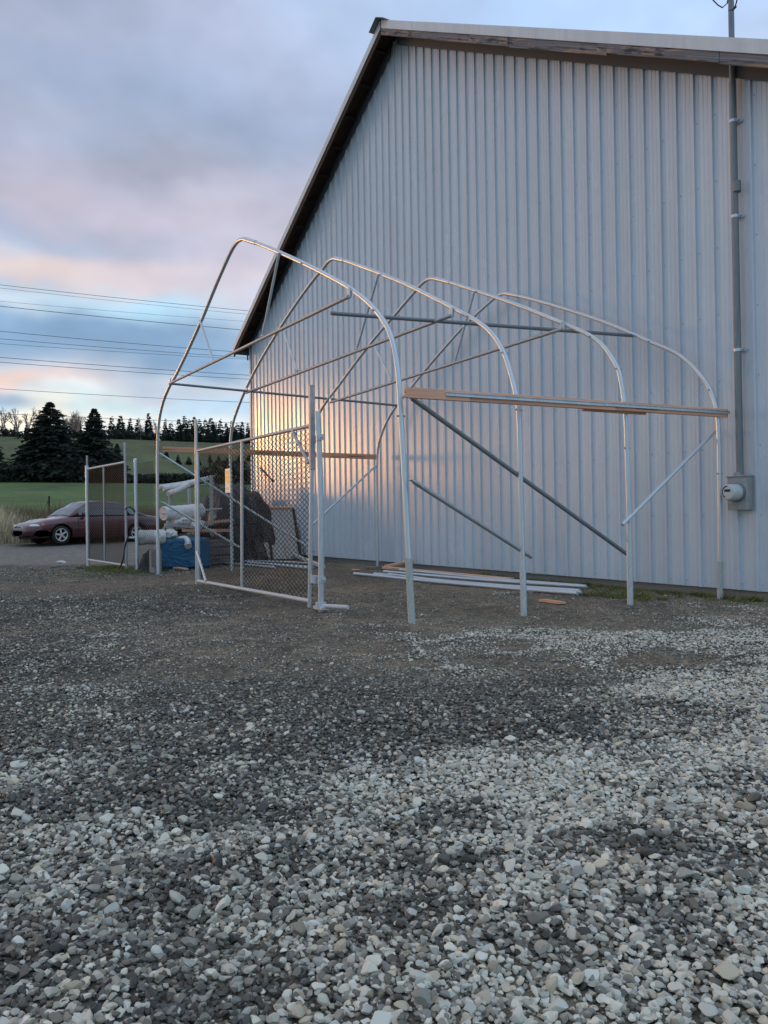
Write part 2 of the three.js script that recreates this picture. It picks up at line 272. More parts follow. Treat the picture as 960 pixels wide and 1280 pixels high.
{
  const axis = (lo, hi, n, k) => { const a = []; for (let i = 0; i <= n; i++) { const t = i / n * 2 - 1; const v = Math.sinh(t * k) / Math.sinh(k); a.push(v < 0 ? -v * lo : v * hi); } return a; };
  const us = axis(-500, 1100, 420, 7.2), vs = axis(-900, 900, 420, 7.2), pos = [], col = [], uv = [], idx = [];
  const wet = lin(94, 89, 76), earth = lin(112, 100, 82), pale = lin(146, 136, 114), road = lin(120, 117, 110), straw = lin(120, 108, 78), green = lin(76, 108, 38), olive = lin(82, 86, 42), moss = lin(84, 92, 52);
  const put = (c, k, t) => { c[0] = mix(c[0], k[0], t); c[1] = mix(c[1], k[1], t); c[2] = mix(c[2], k[2], t); };
  for (const u of us) for (const v of vs) {
    const p = landPoint(u, v), x = p.x, z = p.z, h = landHeight(x, z); pos.push(x, h, z); uv.push(x / 5, z / 5);
    const c = [...wet], r = Math.hypot(x - CAM.x, z - CAM.z), n = noise3(x * 0.45, 8, z * 0.45), n2 = fbm(x * 0.9, 2, z * 0.9, 4);
    if (r < 45) {
      put(c, earth, mud(x, z)); put(c, pale, 0.4 * smooth(0.05, 0.35, n2) * smooth(4, 8, r)); { const t = 1 + 0.55 * fbm(x * 2.6, 5, z * 2.6, 4); c[0] *= t; c[1] *= t; c[2] *= t; }
      put(c, moss, 0.75 * smooth(0.75, 0.15, Math.abs(z - 0.15) + 0.4 * n2) * smooth(-12, -9, x) * smooth(-0.2, 0.25, n + n2));
      put(c, moss, 0.7 * smooth(1.3, 0.3, Math.hypot(x + 14.7, (z - 4.4)) + n2));
    }
    const uu = u + 0.6 * n;
    put(c, road, smooth(17, 19, uu)); put(c, straw, smooth(26.2, 27.2, uu)); put(c, straw, 0.6 * smooth(27, 28, uu) * (0.5 + n2));
    put(c, green, smooth(33, 37, uu) * (0.9 + 0.3 * n2)); put(c, olive, smooth(140, 146, u) * clamp(0.85 + 0.5 * fbm(x * 0.02, 1, z * 0.05, 4)));
    if (u > 34) { const t = 1 + 0.5 * fbm(x * 0.06, 4, z * 0.15, 4) + 0.45 * fbm(x * 0.35, 9, z * 0.5, 3); c[0] *= t; c[1] *= t; c[2] *= t; }
    const gain = u > 33 ? 2.2 : 2.75; col.push(c[0] * gain, c[1] * gain, c[2] * gain);
  }
  const nv = vs.length; for (let i = 0; i < us.length - 1; i++) for (let j = 0; j < nv - 1; j++) { const a = i * nv + j, b = a + 1, c = a + nv, d = c + 1; idx.push(a, b, c, b, d, c); }
  const g = new THREE.BufferGeometry(); g.setAttribute('position', new THREE.Float32BufferAttribute(pos, 3)); g.setAttribute('color', new THREE.Float32BufferAttribute(col, 3)); g.setAttribute('uv', new THREE.Float32BufferAttribute(uv, 2)); g.setIndex(idx); g.computeVertexNormals();
  if (g.attributes.normal.getY(0) < 0) { for (let i = 0; i < idx.length; i += 3) { const t = idx[i]; idx[i] = idx[i + 1]; idx[i + 1] = t; } g.setIndex(idx); g.computeVertexNormals(); }
  // grit: overlapping little stones, drawn over earth
  const S = 2048, val = new Float32Array(S * S), hgt = new Float32Array(S * S), r = rngFrom(5);
  for (let y = 0; y < S; y++) for (let x = 0; x < S; x++) { const n = loop(x / S, y / S, 60, 3.1, 3); val[y * S + x] = 0.46 + 0.16 * n; hgt[y * S + x] = 0.25 + 0.2 * n; }
  for (let k = 0; k < 60000; k++) {
    const cx = r() * S, cy = r() * S, big = r(), rad = 1.2 + 5.0 * Math.pow(big, 4), el = 0.55 + 0.45 * r(), an = r() * 3.14, tone = 0.34 + 0.42 * Math.pow(r(), 1.6), ca = Math.cos(an), sa = Math.sin(an), R = Math.ceil(rad);
    for (let yy = -R; yy <= R; yy++) for (let xx = -R; xx <= R; xx++) { const a = (xx * ca + yy * sa) / rad, b = (-xx * sa + yy * ca) / (rad * el), q = a * a + b * b; if (q < 1) { const o = ((Math.floor(cy + yy) + S) % S) * S + (Math.floor(cx + xx) + S) % S, hh = 0.35 + 0.6 * Math.sqrt(1 - q) * rad / 6; if (hh > hgt[o] - 0.1) { val[o] = tone; hgt[o] = hh; } } }
  }
  const grit = texture(S, (u, v) => { const t = val[Math.floor(v * S) * S + Math.floor(u * S)]; return [t * 1.35, t * 1.33, t * 1.31]; }, true);
  const gritB = texture(S, (u, v) => { const t = hgt[Math.floor(v * S) * S + Math.floor(u * S)]; return [t, t, t]; }, false);
  const ground = structure('ground', g, new THREE.MeshStandardMaterial({ vertexColors: true, map: grit, bumpMap: gritB, bumpScale: 0.024, roughness: 0.86 }));
  ground.castShadow = false;
}
// loose crushed stone
{
  const r = rngFrom(21), geos = [];
  for (let k = 0; k < 6; k++) {
    const ico = mergeVertices(new THREE.IcosahedronGeometry(1, 2).deleteAttribute('normal').deleteAttribute('uv')); const p = ico.attributes.position;
    const cuts = []; for (let i = 0; i < 10; i++) { const d = V(r() - 0.5, r() - 0.5, r() - 0.5).normalize(); cuts.push([d, 0.42 + 0.34 * r()]); }
    for (let i = 0; i < p.count; i++) { const v = V(p.getX(i), p.getY(i), p.getZ(i)); for (const [d, m] of cuts) { const q = v.dot(d); if (q > m) v.addScaledVector(d, m - q); } v.multiplyScalar(1.25 + 0.07 * noise3(v.x * 3 + k, v.y * 3, v.z * 3)); p.setXYZ(i, v.x, v.y, v.z); }
    geos.push(toCreasedNormals(ico, 0.3));
  }
  const mats = [std([1, 1, 1], 0.82), std([1, 1, 1], 0.5)], bins = []; for (let i = 0; i < 12; i++) bins.push([]);
  const add = (x, z, size, lift, dry, m) => {
    if (z < 0.02 && x < -4 && x > -19) return;
    const t = r(), hue = r(), pale = clamp((dry * 0.86 + 0.12) * (lift > 0 ? 1 : 0.55) * (1 - 0.35 * m) + 0.95 * (r() + r() - 1) + (size > 0.0125 ? 0.25 : 0)), light = pale > 0.35;  // low filler stones are darkened to stand for the shadowed gaps
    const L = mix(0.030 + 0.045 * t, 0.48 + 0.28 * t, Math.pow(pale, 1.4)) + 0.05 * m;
    const c = hue < 0.55 ? [L, L * 0.935, L * 0.76] : hue < 0.8 ? [L * 0.95, L * 0.945, L * 0.82] : [L, L * 0.86, L * 0.63];
    const kind = Math.floor(r() * 6) + (light ? 0 : 6);
    bins[kind].push([x, landHeight(x, z) + lift, z, size * (0.8 + 0.5 * r()), size * (0.45 + 0.35 * r()), size * (0.6 + 0.4 * r()), r() * 6.28, (r() - 0.5) * 0.9, (r() - 0.5) * 0.9, c]);
  };
  const bands = [[0.9, 3.2, 11500], [3.2, 4.6, 8200], [4.6, 6.5, 5200], [6.5, 9.5, 3000], [9.5, 16, 900]];
  for (const [d0, d1, dens] of bands) {
    const half = 0.5 * d1 + 2.5, n = Math.round((d1 - d0) * 2 * half * dens);
    for (let i = 0; i < n; i++) {
      const d = d0 + (d1 - d0) * r(), l = (r() * 2 - 1) * half; if (Math.abs(l) > 0.5 * d + 2.4) continue;
      const x = CAM.x + flatForward.x * d + RIGHT.x * l, z = CAM.z + flatForward.z * d + RIGHT.z * l;
      const dry = dryness(x, z), m = mud(x, z, dry), keep = 1 - 0.5 * m; if (r() > keep) continue;
      const b = r(), low = r() < 0.4, size = (low ? 0.0034 + 0.0040 * b : 0.0054 + 0.0056 * b + (r() < 0.035 ? 0.011 * r() : 0)) * (1 - 0.3 * m) * mix(1, 0.86, smooth(3, 6, d));
      add(x, z, size, low ? -0.001 : size * (0.15 + 0.95 * r() * (1 - m)), dry, m);
    }
  }
  const mtx = new THREE.Matrix4(), q = new THREE.Quaternion(), e = new THREE.Euler(), col = new THREE.Color();
  const root = new THREE.Group(); root.name = 'gravel'; root.userData = { kind: 'stuff', label: 'pale dry and dark wet crushed gravel with shade-darkened filler spread over the yard', category: 'gravel' }; scene.add(root);
  bins.forEach((list, k) => {
    const im = new THREE.InstancedMesh(geos[k % 6], mats[k < 6 ? 0 : 1], list.length); im.name = 'crushed_stone'; im.castShadow = im.receiveShadow = true; im.userData.kind = 'stuff';
    list.forEach(([x, y, z, a, b, c, ry, rx, rz, cc], i) => { q.setFromEuler(e.set(rx, ry, rz)); im.setMatrixAt(i, mtx.compose(V(x, y, z), q, V(a, b, c))); im.setColorAt(i, col.setRGB(cc[0], cc[1], cc[2])); });
    root.add(im);
  });
}

// ------------------------------------------------------------------ barn
const RIDGE = -11.65, SLOPE = 0.575, LEFT = -18.83, RGT = -4.47, OVER = 0.38, BACK = -15, BASE = 0.088;
const soffit = x => 9.425 - SLOPE * Math.abs(x - RIDGE);
{
  const barn = thing('metal_barn', 'tall pale blue grey ribbed metal barn with steep gable roof', 'barn');
  // ribbed sheets of the gable, each one a panel four ribs wide
  const P = 0.2286, rib0 = -11.356;
  const prof = []; // offsets within one rib pitch, starting just right of a rib
  const sec = [[-0.015, 0], [-0.0095, 0.023], [0.0095, 0.023], [0.015, 0], [0.052, 0], [0.055, 0.0026], [0.062, 0.0026], [0.065, 0], [0.108, 0], [0.111, 0.0026], [0.118, 0.0026], [0.121, 0], [0.164, 0], [0.167, 0.0026], [0.174, 0.0026], [0.177, 0]];
  const kMin = Math.floor((LEFT - rib0) / P) - 1, kMax = Math.ceil((RGT - rib0) / P);
  for (let k = kMin; k <= kMax; k++) for (const [a, b] of sec) prof.push([rib0 + k * P + a, b]);
  const cut = []; for (let k = kMin - (kMin % 4); k <= kMax + 4; k += 4) cut.push(rib0 + k * P + 0.028);
  const edges = [LEFT, ...cut.filter(c => c > LEFT + 0.1 && c < RGT - 0.1), RGT];
  const zAt = x => { for (let i = 0; i < prof.length - 1; i++) if (x >= prof[i][0] && x <= prof[i + 1][0]) return mix(prof[i][1], prof[i + 1][1], (x - prof[i][0]) / (prof[i + 1][0] - prof[i][0])); return 0; };
  const pr = rngFrom(9); const paints = [0, 1, 2].map(k => { const m = M.paint.clone(); const t = 0.985 + 0.015 * k; m.color.setRGB(0.66 * t, 0.74 * t, 0.80 * t); return m; });
  for (let s = 0; s < edges.length - 1; s++) {
    const a = edges[s], b = edges[s + 1]; let xs = [a, ...prof.map(p => p[0]).filter(x => x > a + 1e-4 && x < b - 1e-4), b]; if (RIDGE > a && RIDGE < b) xs.push(RIDGE); xs.sort((p, q) => p - q);
    const pos = [], uv = [];
    for (let i = 0; i < xs.length - 1; i++) {
      const x0 = xs[i], x1 = xs[i + 1], z0 = zAt(x0), z1 = zAt(x1), t0 = soffit(x0) + 0.03, t1 = soffit(x1) + 0.03;
      pos.push(x0, BASE, z0, x1, BASE, z1, x1, t1, z1, x0, BASE, z0, x1, t1, z1, x0, t0, z0);
      uv.push(x0, BASE, x1, BASE, x1, t1, x0, BASE, x1, t1, x0, t0);
    }
    const g = new THREE.BufferGeometry(); g.setAttribute('position', new THREE.Float32BufferAttribute(pos, 3)); g.setAttribute('uv', new THREE.Float32BufferAttribute(uv, 2)); g.computeVertexNormals();
    part('wall_panel', g, paints[Math.floor(pr() * 3)], barn);
  }
  // screws
  const sg = []; const cone = new THREE.CylinderGeometry(0.006, 0.008, 0.006, 6); cone.rotateX(Math.PI / 2);
  for (let k = kMin + 2; k <= kMax; k++) for (let r = 0; r < 13; r++) { const x = rib0 + k * P + 0.036, y = 0.155 + r * 0.722; if (x < LEFT + 0.1 || x > RGT - 0.1 || y > soffit(x) - 0.1) continue; const c = cone.clone(); c.translate(x, y, 0.003); sg.push(c); }
  stuff(part('screws', mergeGeometries(sg), M.screw, barn));
  // foundation, closing walls, corner trim
  part('foundation', block(LEFT + 0.02, RGT - 0.02, -0.3, BASE + 0.06, -0.30, -0.055), M.concrete, barn);
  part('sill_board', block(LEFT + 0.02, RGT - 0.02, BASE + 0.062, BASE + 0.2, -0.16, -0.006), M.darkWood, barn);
  for (const [x0, x1] of [[LEFT, LEFT + 0.1], [RGT - 0.1, RGT]]) part('side_wall', block(x0, x1, BASE - 0.3, soffit(LEFT), BACK, -0.02), M.paint, barn);
  const gs = new THREE.Shape([new THREE.Vector2(LEFT + 0.11, -0.2), new THREE.Vector2(RGT - 0.11, -0.2), new THREE.Vector2(RGT - 0.11, soffit(RGT) - 0.02), new THREE.Vector2(RIDGE, soffit(RIDGE) - 0.02), new THREE.Vector2(LEFT + 0.11, soffit(LEFT) - 0.02)]);
  const bg = new THREE.ExtrudeGeometry(gs, { depth: 0.1, bevelEnabled: false }); bg.translate(0, 0, BACK); part('back_wall', bg, M.paint, barn);
  part('corner_trim', mergeGeometries([block(LEFT - 0.004, LEFT + 0.075, BASE, soffit(LEFT) - 0.02, 0.0305, 0.035), block(LEFT - 0.010, LEFT - 0.005, BASE, soffit(LEFT) - 0.02, -0.10, 0.035)]), M.trim, barn);
  // a board laid along one roof slope (side -1 left, 1 right): from ridge to eave, top edge `top` above the soffit line
  const along = (side, top, bottom, z0, z1, xe, inner = 0) => {
    const xr = RIDGE + side * inner, x1 = RIDGE + side * xe, y = x => soffit(x);
    const sh = new THREE.Shape([new THREE.Vector2(xr, y(xr) + top), new THREE.Vector2(x1, y(x1) + top), new THREE.Vector2(x1, y(x1) + bottom), new THREE.Vector2(xr, y(xr) + bottom)]);
    const g = new THREE.ExtrudeGeometry(sh, { depth: z1 - z0, bevelEnabled: false }); g.translate(0, 0, z0);
    const p = g.attributes.position, uv = g.attributes.uv, cs = Math.cos(Math.atan(SLOPE)); for (let i = 0; i < p.count; i++) { const x = p.getX(i); uv.setXY(i, (x - RIDGE) / cs, p.getY(i) - y(x) + p.getZ(i) * 0.3); } return g;
  };
  for (const side of [-1, 1]) {
    const xe = side < 0 ? 7.42 : 7.45;
    const roof = part('roof_slope', along(side, 0.125, 0.085, BACK - 0.2, OVER - 0.012, xe), M.roofMetal, barn);
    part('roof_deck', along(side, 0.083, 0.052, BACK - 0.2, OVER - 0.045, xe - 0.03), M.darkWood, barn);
    for (let k = 0; k < 13; k++) { const d = 0.35 + k * 0.58; if (d > xe - 0.1) break; const x = RIDGE + side * d, g = block(-0.02, 0.02, -0.085, 0.0, -1.2, OVER - 0.047); g.rotateZ(-side * Math.atan(SLOPE)); g.translate(x, soffit(x) + 0.050, 0); part('purlin', g, side > 0 ? M.purlinWood : M.darkWood, roof); }  // left purlins take the dark wood, toned down to stand for soffit shade
    // the weathered board on the gable edge comes in lengths, the metal edge over it too
    const cuts = side > 0 ? [0.0, 1.55, 3.35, 5.1, 6.6, xe - 0.02] : [0.0, 2.6, 5.2, xe - 0.02];
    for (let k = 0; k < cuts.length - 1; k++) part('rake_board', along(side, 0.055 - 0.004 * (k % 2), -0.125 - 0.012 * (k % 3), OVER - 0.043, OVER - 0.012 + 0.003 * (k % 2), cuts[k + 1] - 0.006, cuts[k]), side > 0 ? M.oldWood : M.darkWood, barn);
    const tc = side > 0 ? [0.02, 1.25, 3.9, xe] : [0.02, 2.9, 5.7, xe];
    for (let k = 0; k < tc.length - 1; k++) part('rake_trim', mergeGeometries([along(side, 0.135, -0.012, OVER - 0.010, OVER + 0.002 + 0.0025 * (k % 2), tc[k + 1], tc[k]), along(side, 0.138, 0.127, OVER - 0.16, OVER - 0.0105, tc[k + 1], tc[k])]), M.trim, barn);
  }
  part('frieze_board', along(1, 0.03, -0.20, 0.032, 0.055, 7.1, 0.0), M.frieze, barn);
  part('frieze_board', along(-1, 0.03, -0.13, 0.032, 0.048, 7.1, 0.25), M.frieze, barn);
  // ridge cap
  const wing = side => along(side, 0.152, 0.144, BACK - 0.2, OVER + 0.10, 0.24, 0);
  part('ridge_cap', mergeGeometries([wing(-1), wing(1)]), M.conduit, barn);
  part('eave_fascia', block(RIDGE - 7.40, RIDGE - 7.365, soffit(RIDGE - 7.4) - 0.08, soffit(RIDGE - 7.4) + 0.05, BACK, OVER - 0.05), M.darkTrim, barn);
  part('gutter_bracket', tube([V(LEFT - 0.03, soffit(LEFT) - 0.05, 0.06), V(LEFT - 0.05, soffit(LEFT) - 0.22, 0.06), V(LEFT - 0.04, soffit(LEFT) - 0.36, 0.06)], 0.02, 8), M.black, barn);
}
// service mast and meter on the gable
{
  const top = onZ(915.5, 102, 0.075), bot = onZ(925, 590, 0.075);
  const mast = thing('service_mast', 'grey steel conduit mast running up the barn wall and through the roof edge', 'conduit mast', V(bot.x, 0, 0.075));
  const L = (x, y, z) => V(x - bot.x, y, z - 0.075);
  part('conduit', tube([L(bot.x, bot.y - 0.02, 0.075), L((bot.x + top.x) / 2, (bot.y + top.y) / 2, 0.075), L(top.x, top.y, 0.075)], 0.036, 14, 3), M.conduit, mast);
  const tx = bot.x - 0.05; part('riser', tube([L(top.x, top.y, 0.075), L(top.x + 0.0, 8.7, 0.075)], 0.029, 14), M.conduit, mast);
  part('coupling', tube([L(top.x + 0.03, 4.25, 0.075), L(top.x + 0.028, 4.36, 0.075)], 0.043, 14), M.conduit, mast);
  for (const y of [2.6, 4.0, 5.0]) { const t = (y - bot.y) / (top.y - bot.y), x = mix(bot.x, top.x, t); part('pipe_strap', mergeGeometries([tube([L(x, y - 0.015, 0.075), L(x, y + 0.015, 0.075)], 0.040, 14), block(x - bot.x - 0.07, x - bot.x + 0.07, y - 0.015, y + 0.015, -0.055, -0.045)]), M.galvanised, mast); }
  part('weatherhead', (() => { const g = new THREE.SphereGeometry(0.07, 14, 10); g.scale(1, 1.1, 1.5); g.translate(top.x - bot.x, 8.75, 0.04); return g; })(), M.conduit, mast);
  part('drop_wire', tube([L(top.x, 8.72, 0.16), L(top.x + 0.10, 6.9 + 0.1, 0.22), L(top.x + 0.02, onZ(914, 4, 0.2).y, 0.2), L(top.x - 0.12, onZ(900, 0, 0.2).y + 0.05, 0.22), L(top.x - 0.5, 7.6, 0.5)], 0.007, 6), M.black, mast);
  part('drop_wire', tube([L(top.x + 0.03, onZ(918, 5, 0.2).y, 0.16), L(top.x + 0.10, onZ(928, 4, 0.2).y, 0.2), L(top.x + 0.17, onZ(936, 0, 0.2).y, 0.24), L(top.x + 0.3, 7.4, 0.4)], 0.007, 6), M.black, mast);
  part('wire_splice', tube([V(0, 0, 0).copy(L(top.x + 0.10, onZ(928, 4.5, 0.2).y, 0.2)), L(top.x + 0.16, onZ(935, 2, 0.2).y, 0.235)], 0.013, 8), M.black, mast);

  const c = onZ(926.5, 616, 0.05), meter = thing('electric_meter', 'round grey electric meter on a grey box at the foot of the conduit', 'electric meter', V(c.x, c.y, 0.02));
  part('meter_box', block(-0.115, 0.115, -0.18, 0.17, 0.0, 0.10, 0.008), M.meterBox, meter);
  part('box_lid', block(-0.122, 0.122, 0.166, 0.178, -0.002, 0.112, 0.003), M.meterBox, meter);
  part('hub', tube([V(-0.01, 0.17, 0.055), V(-0.01, 0.215, 0.055)], 0.046, 16), M.meterBox, meter);
  const ring = new THREE.LatheGeometry([[0, 0], [0.098, 0], [0.1, 0.02], [0.092, 0.025], [0.0, 0.025]].map(p => new THREE.Vector2(...p)), 32); ring.rotateX(Math.PI / 2); ring.translate(0, 0.005, 0.1); part('collar', ring, M.conduit, meter);
  const body = new THREE.LatheGeometry([[0.087, 0], [0.087, 0.02], [0.083, 0.10], [0.078, 0.125], [0.068, 0.134], [0.0, 0.134]].map(p => new THREE.Vector2(...p)), 36); body.rotateX(Math.PI / 2); body.translate(0, 0.005, 0.126); const face = part('meter_body', body, M.meterBody, meter);
  part('display', block(-0.034, 0.034, 0.01, 0.036, 0.2585, 0.263, 0.001), M.black, face);
  const arc = new THREE.TorusGeometry(0.060, 0.007, 6, 24, Math.PI * 0.85); arc.rotateZ(Math.PI * 0.5); arc.translate(0, 0.008, 0.2585); part('face_ring', arc, M.black, face);
  const seal = new THREE.SphereGeometry(0.012, 10, 8); seal.scale(1, 1.5, 0.8); seal.translate(-0.045, -0.105, 0.15); part('seal_tag', seal, M.whiteRail, meter);
}

// ------------------------------------------------------------------ greenhouse frame
{
  const frame = thing('greenhouse_frame', 'bare galvanised pipe greenhouse frame of four arched hoops beside the barn wall', 'greenhouse frame');
  const Z = [3.86, 2.64, 1.42, 0.20], RR = 0.0240;
  const trace = [
    [[515, 781], [508, 640], [501, 520], [497, 460], [489, 420], [470, 388], [440, 362], [410, 344.5], [380, 329.5], [345, 313.5], [320, 303.5], [306, 299], [300, 300], [293, 307], [275, 345], [250, 405], [222, 465], [211, 485], [203, 506], [198.5, 530], [197, 560], [197, 640], [198, 719]],
    [[655, 768], [651.5, 640], [648, 512], [645.8, 497.8], [641, 476], [630, 441], [616.8, 419], [603, 406], [587, 396], [566.7, 385], [535.5, 369], [508, 355.5], [473, 341], [451.5, 333], [430, 325.5], [419, 323], [411.5, 326], [404, 335.5], [394, 347], [367.7, 383], [339, 428], [321.6, 458], [307.5, 486], [297.5, 510], [290.6, 532], [288, 556], [289, 617], [290, 714]],
    [[788, 756], [785.7, 628], [783.5, 560], [782, 520], [777, 480], [772.5, 461], [763, 444], [754, 432], [740, 421], [726.7, 414], [706, 405], [683, 395.5], [655.6, 384.5], [628, 374.5], [603, 366], [580, 358.5], [562.6, 353], [545, 348.5], [536.9, 348.5], [529, 353], [519, 364], [495, 392], [465, 427], [427, 477], [400, 515], [393, 535], [390, 560], [388.5, 630], [388, 712]],
    [[900, 749], [900, 660], [899.5, 592], [898, 535], [896, 514], [888, 487.5], [870, 462], [848.6, 443.5], [812.7, 427], [790, 417], [754, 402], [722, 391], [681, 378.5], [648.7, 370], [632, 366.8], [624, 369], [612, 378], [578.8, 409], [545, 447], [516.5, 481], [490, 515.5], [478, 540], [472.5, 560], [471.3, 580], [471.5, 640], [472, 706]]];
  const hoops = [], at = [];
  Z.forEach((z, i) => {
    const pts = trace[i].map(([x, y]) => onZ(x, y, z)); const y0 = landHeight(pts[0].x, z), y1 = landHeight(pts[pts.length - 1].x, z); pts[0].y = Math.min(pts[0].y, y0) - 0.03; pts[pts.length - 1].y = Math.min(pts[pts.length - 1].y, y1) - 0.03;
    const h = part('hoop', tube(pts, RR, 12, 12), M.galvanised, frame); hoops.push(h); at.push(pts);
    // sleeves the legs stand in, and the joint sleeve by the crown
    part('ground_post', tube([pts[0], pts[0].clone().lerp(pts[1], i === 0 ? 0.6 : 0.55)], 0.0305, 12), i === 0 || i === 3 ? M.stainedPipe : M.galvanised, h);
    part('ground_post', tube([pts[pts.length - 1], pts[pts.length - 1].clone().lerp(pts[pts.length - 2], 0.6)], 0.0305, 12), M.galvanised, h);
    const k = pts.findIndex((p, q) => q > 2 && p.y === Math.max(...pts.map(o => o.y))); part('sleeve', tube([pts[k - 1].clone(), pts[k - 2].clone()], 0.0285, 12), M.galvanised, h);
    for (const q of [2, 5, 8]) { const p = pts[Math.min(q, pts.length - 3)]; const b = new THREE.CylinderGeometry(0.009, 0.009, 0.085, 8); b.rotateX(Math.PI / 2); b.translate(p.x, p.y, p.z); part('bolt', b, M.dullPipe, h); }
  });
  // collar ties with their pairs of struts, in the plane of each of the first three hoops
  const ties = [[[212, 479.5], [436, 370.5], [250, 401, 267, 452], [349, 316, 328, 420]], [[308, 491], [564, 394.5], [355, 415, 371.5, 463], [473, 343, 446, 436]], [[413, 503], [703.5, 411], [468.4, 432, 489.5, 476], [593, 364, 568.5, 452]]];
  ties.forEach(([a, b, ...st], i) => {
    const z = Z[i] + 0.03, A = onZ(a[0], a[1], z), B = onZ(b[0], b[1], z), t = part('collar_tie', tube([A, B], 0.0195, 10), M.dullPipe, frame);
    for (const [p, d] of [[A, 1], [B, -1]]) { const g = block(-0.03, 0.03, -0.035, 0.06, -0.012, 0.012, 0.003); g.translate(p.x, p.y + 0.02, z - 0.005); part('pipe_clamp', g, M.brightPipe, t); }
    for (const [x0, y0, x1, y1] of st) { const s = part('strut', tube([onZ(x0, y0, z), onZ(x1, y1, z)], 0.016, 8), M.brightPipe, frame); const e = onZ(x1, y1, z), g = new THREE.SphereGeometry(0.022, 10, 8); g.translate(e.x, e.y, e.z); part('pipe_clamp', g, M.brightPipe, s); }
  });
  // long pipes that tie the hoops together
  const pipeAB = (a, b, r, m, name) => { const p = part(name, tube([a, b], r, 10), m, frame); const g = board(a, a.clone().lerp(b, 0.16 / a.distanceTo(b)), r * 2.6, 0.008); g.translate(0, 0, 0); return p; };
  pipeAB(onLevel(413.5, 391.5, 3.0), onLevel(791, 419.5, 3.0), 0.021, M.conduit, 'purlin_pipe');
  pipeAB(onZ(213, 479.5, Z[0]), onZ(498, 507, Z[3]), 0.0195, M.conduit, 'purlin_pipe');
  // hip boards; the near one carries the wire-lock channel
  const nearX = z => -5.235 - 0.315 * (z - 0.1) / 3.85, nearAt = (z, y, out = 0) => V(nearX(z) + out, y, z);   // follows the legs, which drift in
  const hb = part('hip_board', board(nearAt(3.93, 1.955), nearAt(1.55, 1.955), 0.038, 0.089), M.wood, frame);
  part('hip_board', board(nearAt(1.547, 1.955), nearAt(0.09, 1.955), 0.038, 0.089), M.wood, frame);
  part('splice_board', board(nearAt(2.0, 1.941, -0.042), nearAt(1.2, 1.938, -0.042), 0.038, 0.089), M.wood, hb);
  for (const [z0, z1] of [[3.55, 1.8], [1.797, 0.075]]) { const ch = part('channel', mergeGeometries([board(nearAt(z0, 1.962, 0.0225), nearAt(z1, 1.960, 0.0225), 0.006, 0.034, 0.001), board(nearAt(z0, 1.976, 0.031), nearAt(z1, 1.974, 0.031), 0.010, 0.005, 0.001), board(nearAt(z0, 1.948, 0.031), nearAt(z1, 1.946, 0.031), 0.010, 0.005, 0.001)]), M.brightPipe, frame); }
  const fa = onX(199, 561.5, -13.38), fb = onX(470, 574, -12.45); part('hip_board', board(V(-13.34, fa.y, 3.80), V(-12.33, 2.0, 0.16), 0.038, 0.089), M.orangeWood, frame);
  // diagonal braces
  const brace = (a, b, r, m) => { const br = part('brace', tube([a, b], r, 10), m, frame); const d = b.clone().sub(a).normalize(); const g = board(a.clone().addScaledVector(d, -0.04), a.clone().addScaledVector(d, 0.10), r * 2.4, 0.010, 0.002); part('flattened_end', g, M.brightPipe, br); };
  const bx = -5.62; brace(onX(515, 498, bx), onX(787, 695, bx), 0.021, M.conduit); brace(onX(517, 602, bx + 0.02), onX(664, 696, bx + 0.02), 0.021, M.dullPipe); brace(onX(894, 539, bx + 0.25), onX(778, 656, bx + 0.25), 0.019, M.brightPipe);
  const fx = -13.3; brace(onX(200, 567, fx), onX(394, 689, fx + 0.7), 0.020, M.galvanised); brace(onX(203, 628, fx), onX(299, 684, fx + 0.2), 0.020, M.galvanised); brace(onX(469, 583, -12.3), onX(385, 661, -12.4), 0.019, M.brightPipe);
}

// ------------------------------------------------------------------ chain-link gates and posts
function chainLink(a, b, h0, hA, hB, pitch = 0.056, r = 0.0038) {
  const L = a.distanceTo(b), d = b.clone().sub(a).normalize(), nrm = d.clone().cross(UPV), geo = { p: [], n: [], i: [] }, cols = Math.floor(L / pitch);
  const seg = (p, q) => {
    const w = q.clone().sub(p).normalize(), s = w.clone().cross(nrm).normalize(), base = geo.p.length / 3;
    for (const c of [p, q]) for (let k = 0; k < 3; k++) { const an = k * 2.094, o = s.clone().multiplyScalar(Math.cos(an)).addScaledVector(nrm, Math.sin(an)); geo.p.push(c.x + o.x * r, c.y + o.y * r, c.z + o.z * r); geo.n.push(o.x, o.y, o.z); }
    for (let k = 0; k < 3; k++) { const k1 = (k + 1) % 3; geo.i.push(base + k, base + k1, base + 3 + k, base + k1, base + 3 + k1, base + 3 + k); }
  };
  for (let c = 0; c < cols; c++) {
    const s0 = (c + 0.5) * pitch, H = mix(hA, hB, s0 / L), n = Math.floor((H - h0) / (pitch / 2)); let prev = null;
    for (let k = 0; k <= n; k++) { const s = s0 + ((k + c) % 2 ? 0.52 : -0.52) * pitch, p = a.clone().addScaledVector(d, s); p.y = h0 + k * pitch / 2; p.addScaledVector(nrm, 0.0022 * ((k + c) % 2 ? 1 : -1)); if (prev) seg(prev, p); prev = p; }
  }
  const g = new THREE.BufferGeometry(); g.setAttribute('position', new THREE.Float32BufferAttribute(geo.p, 3)); g.setAttribute('normal', new THREE.Float32BufferAttribute(geo.n, 3)); g.setIndex(geo.i); return g;
}
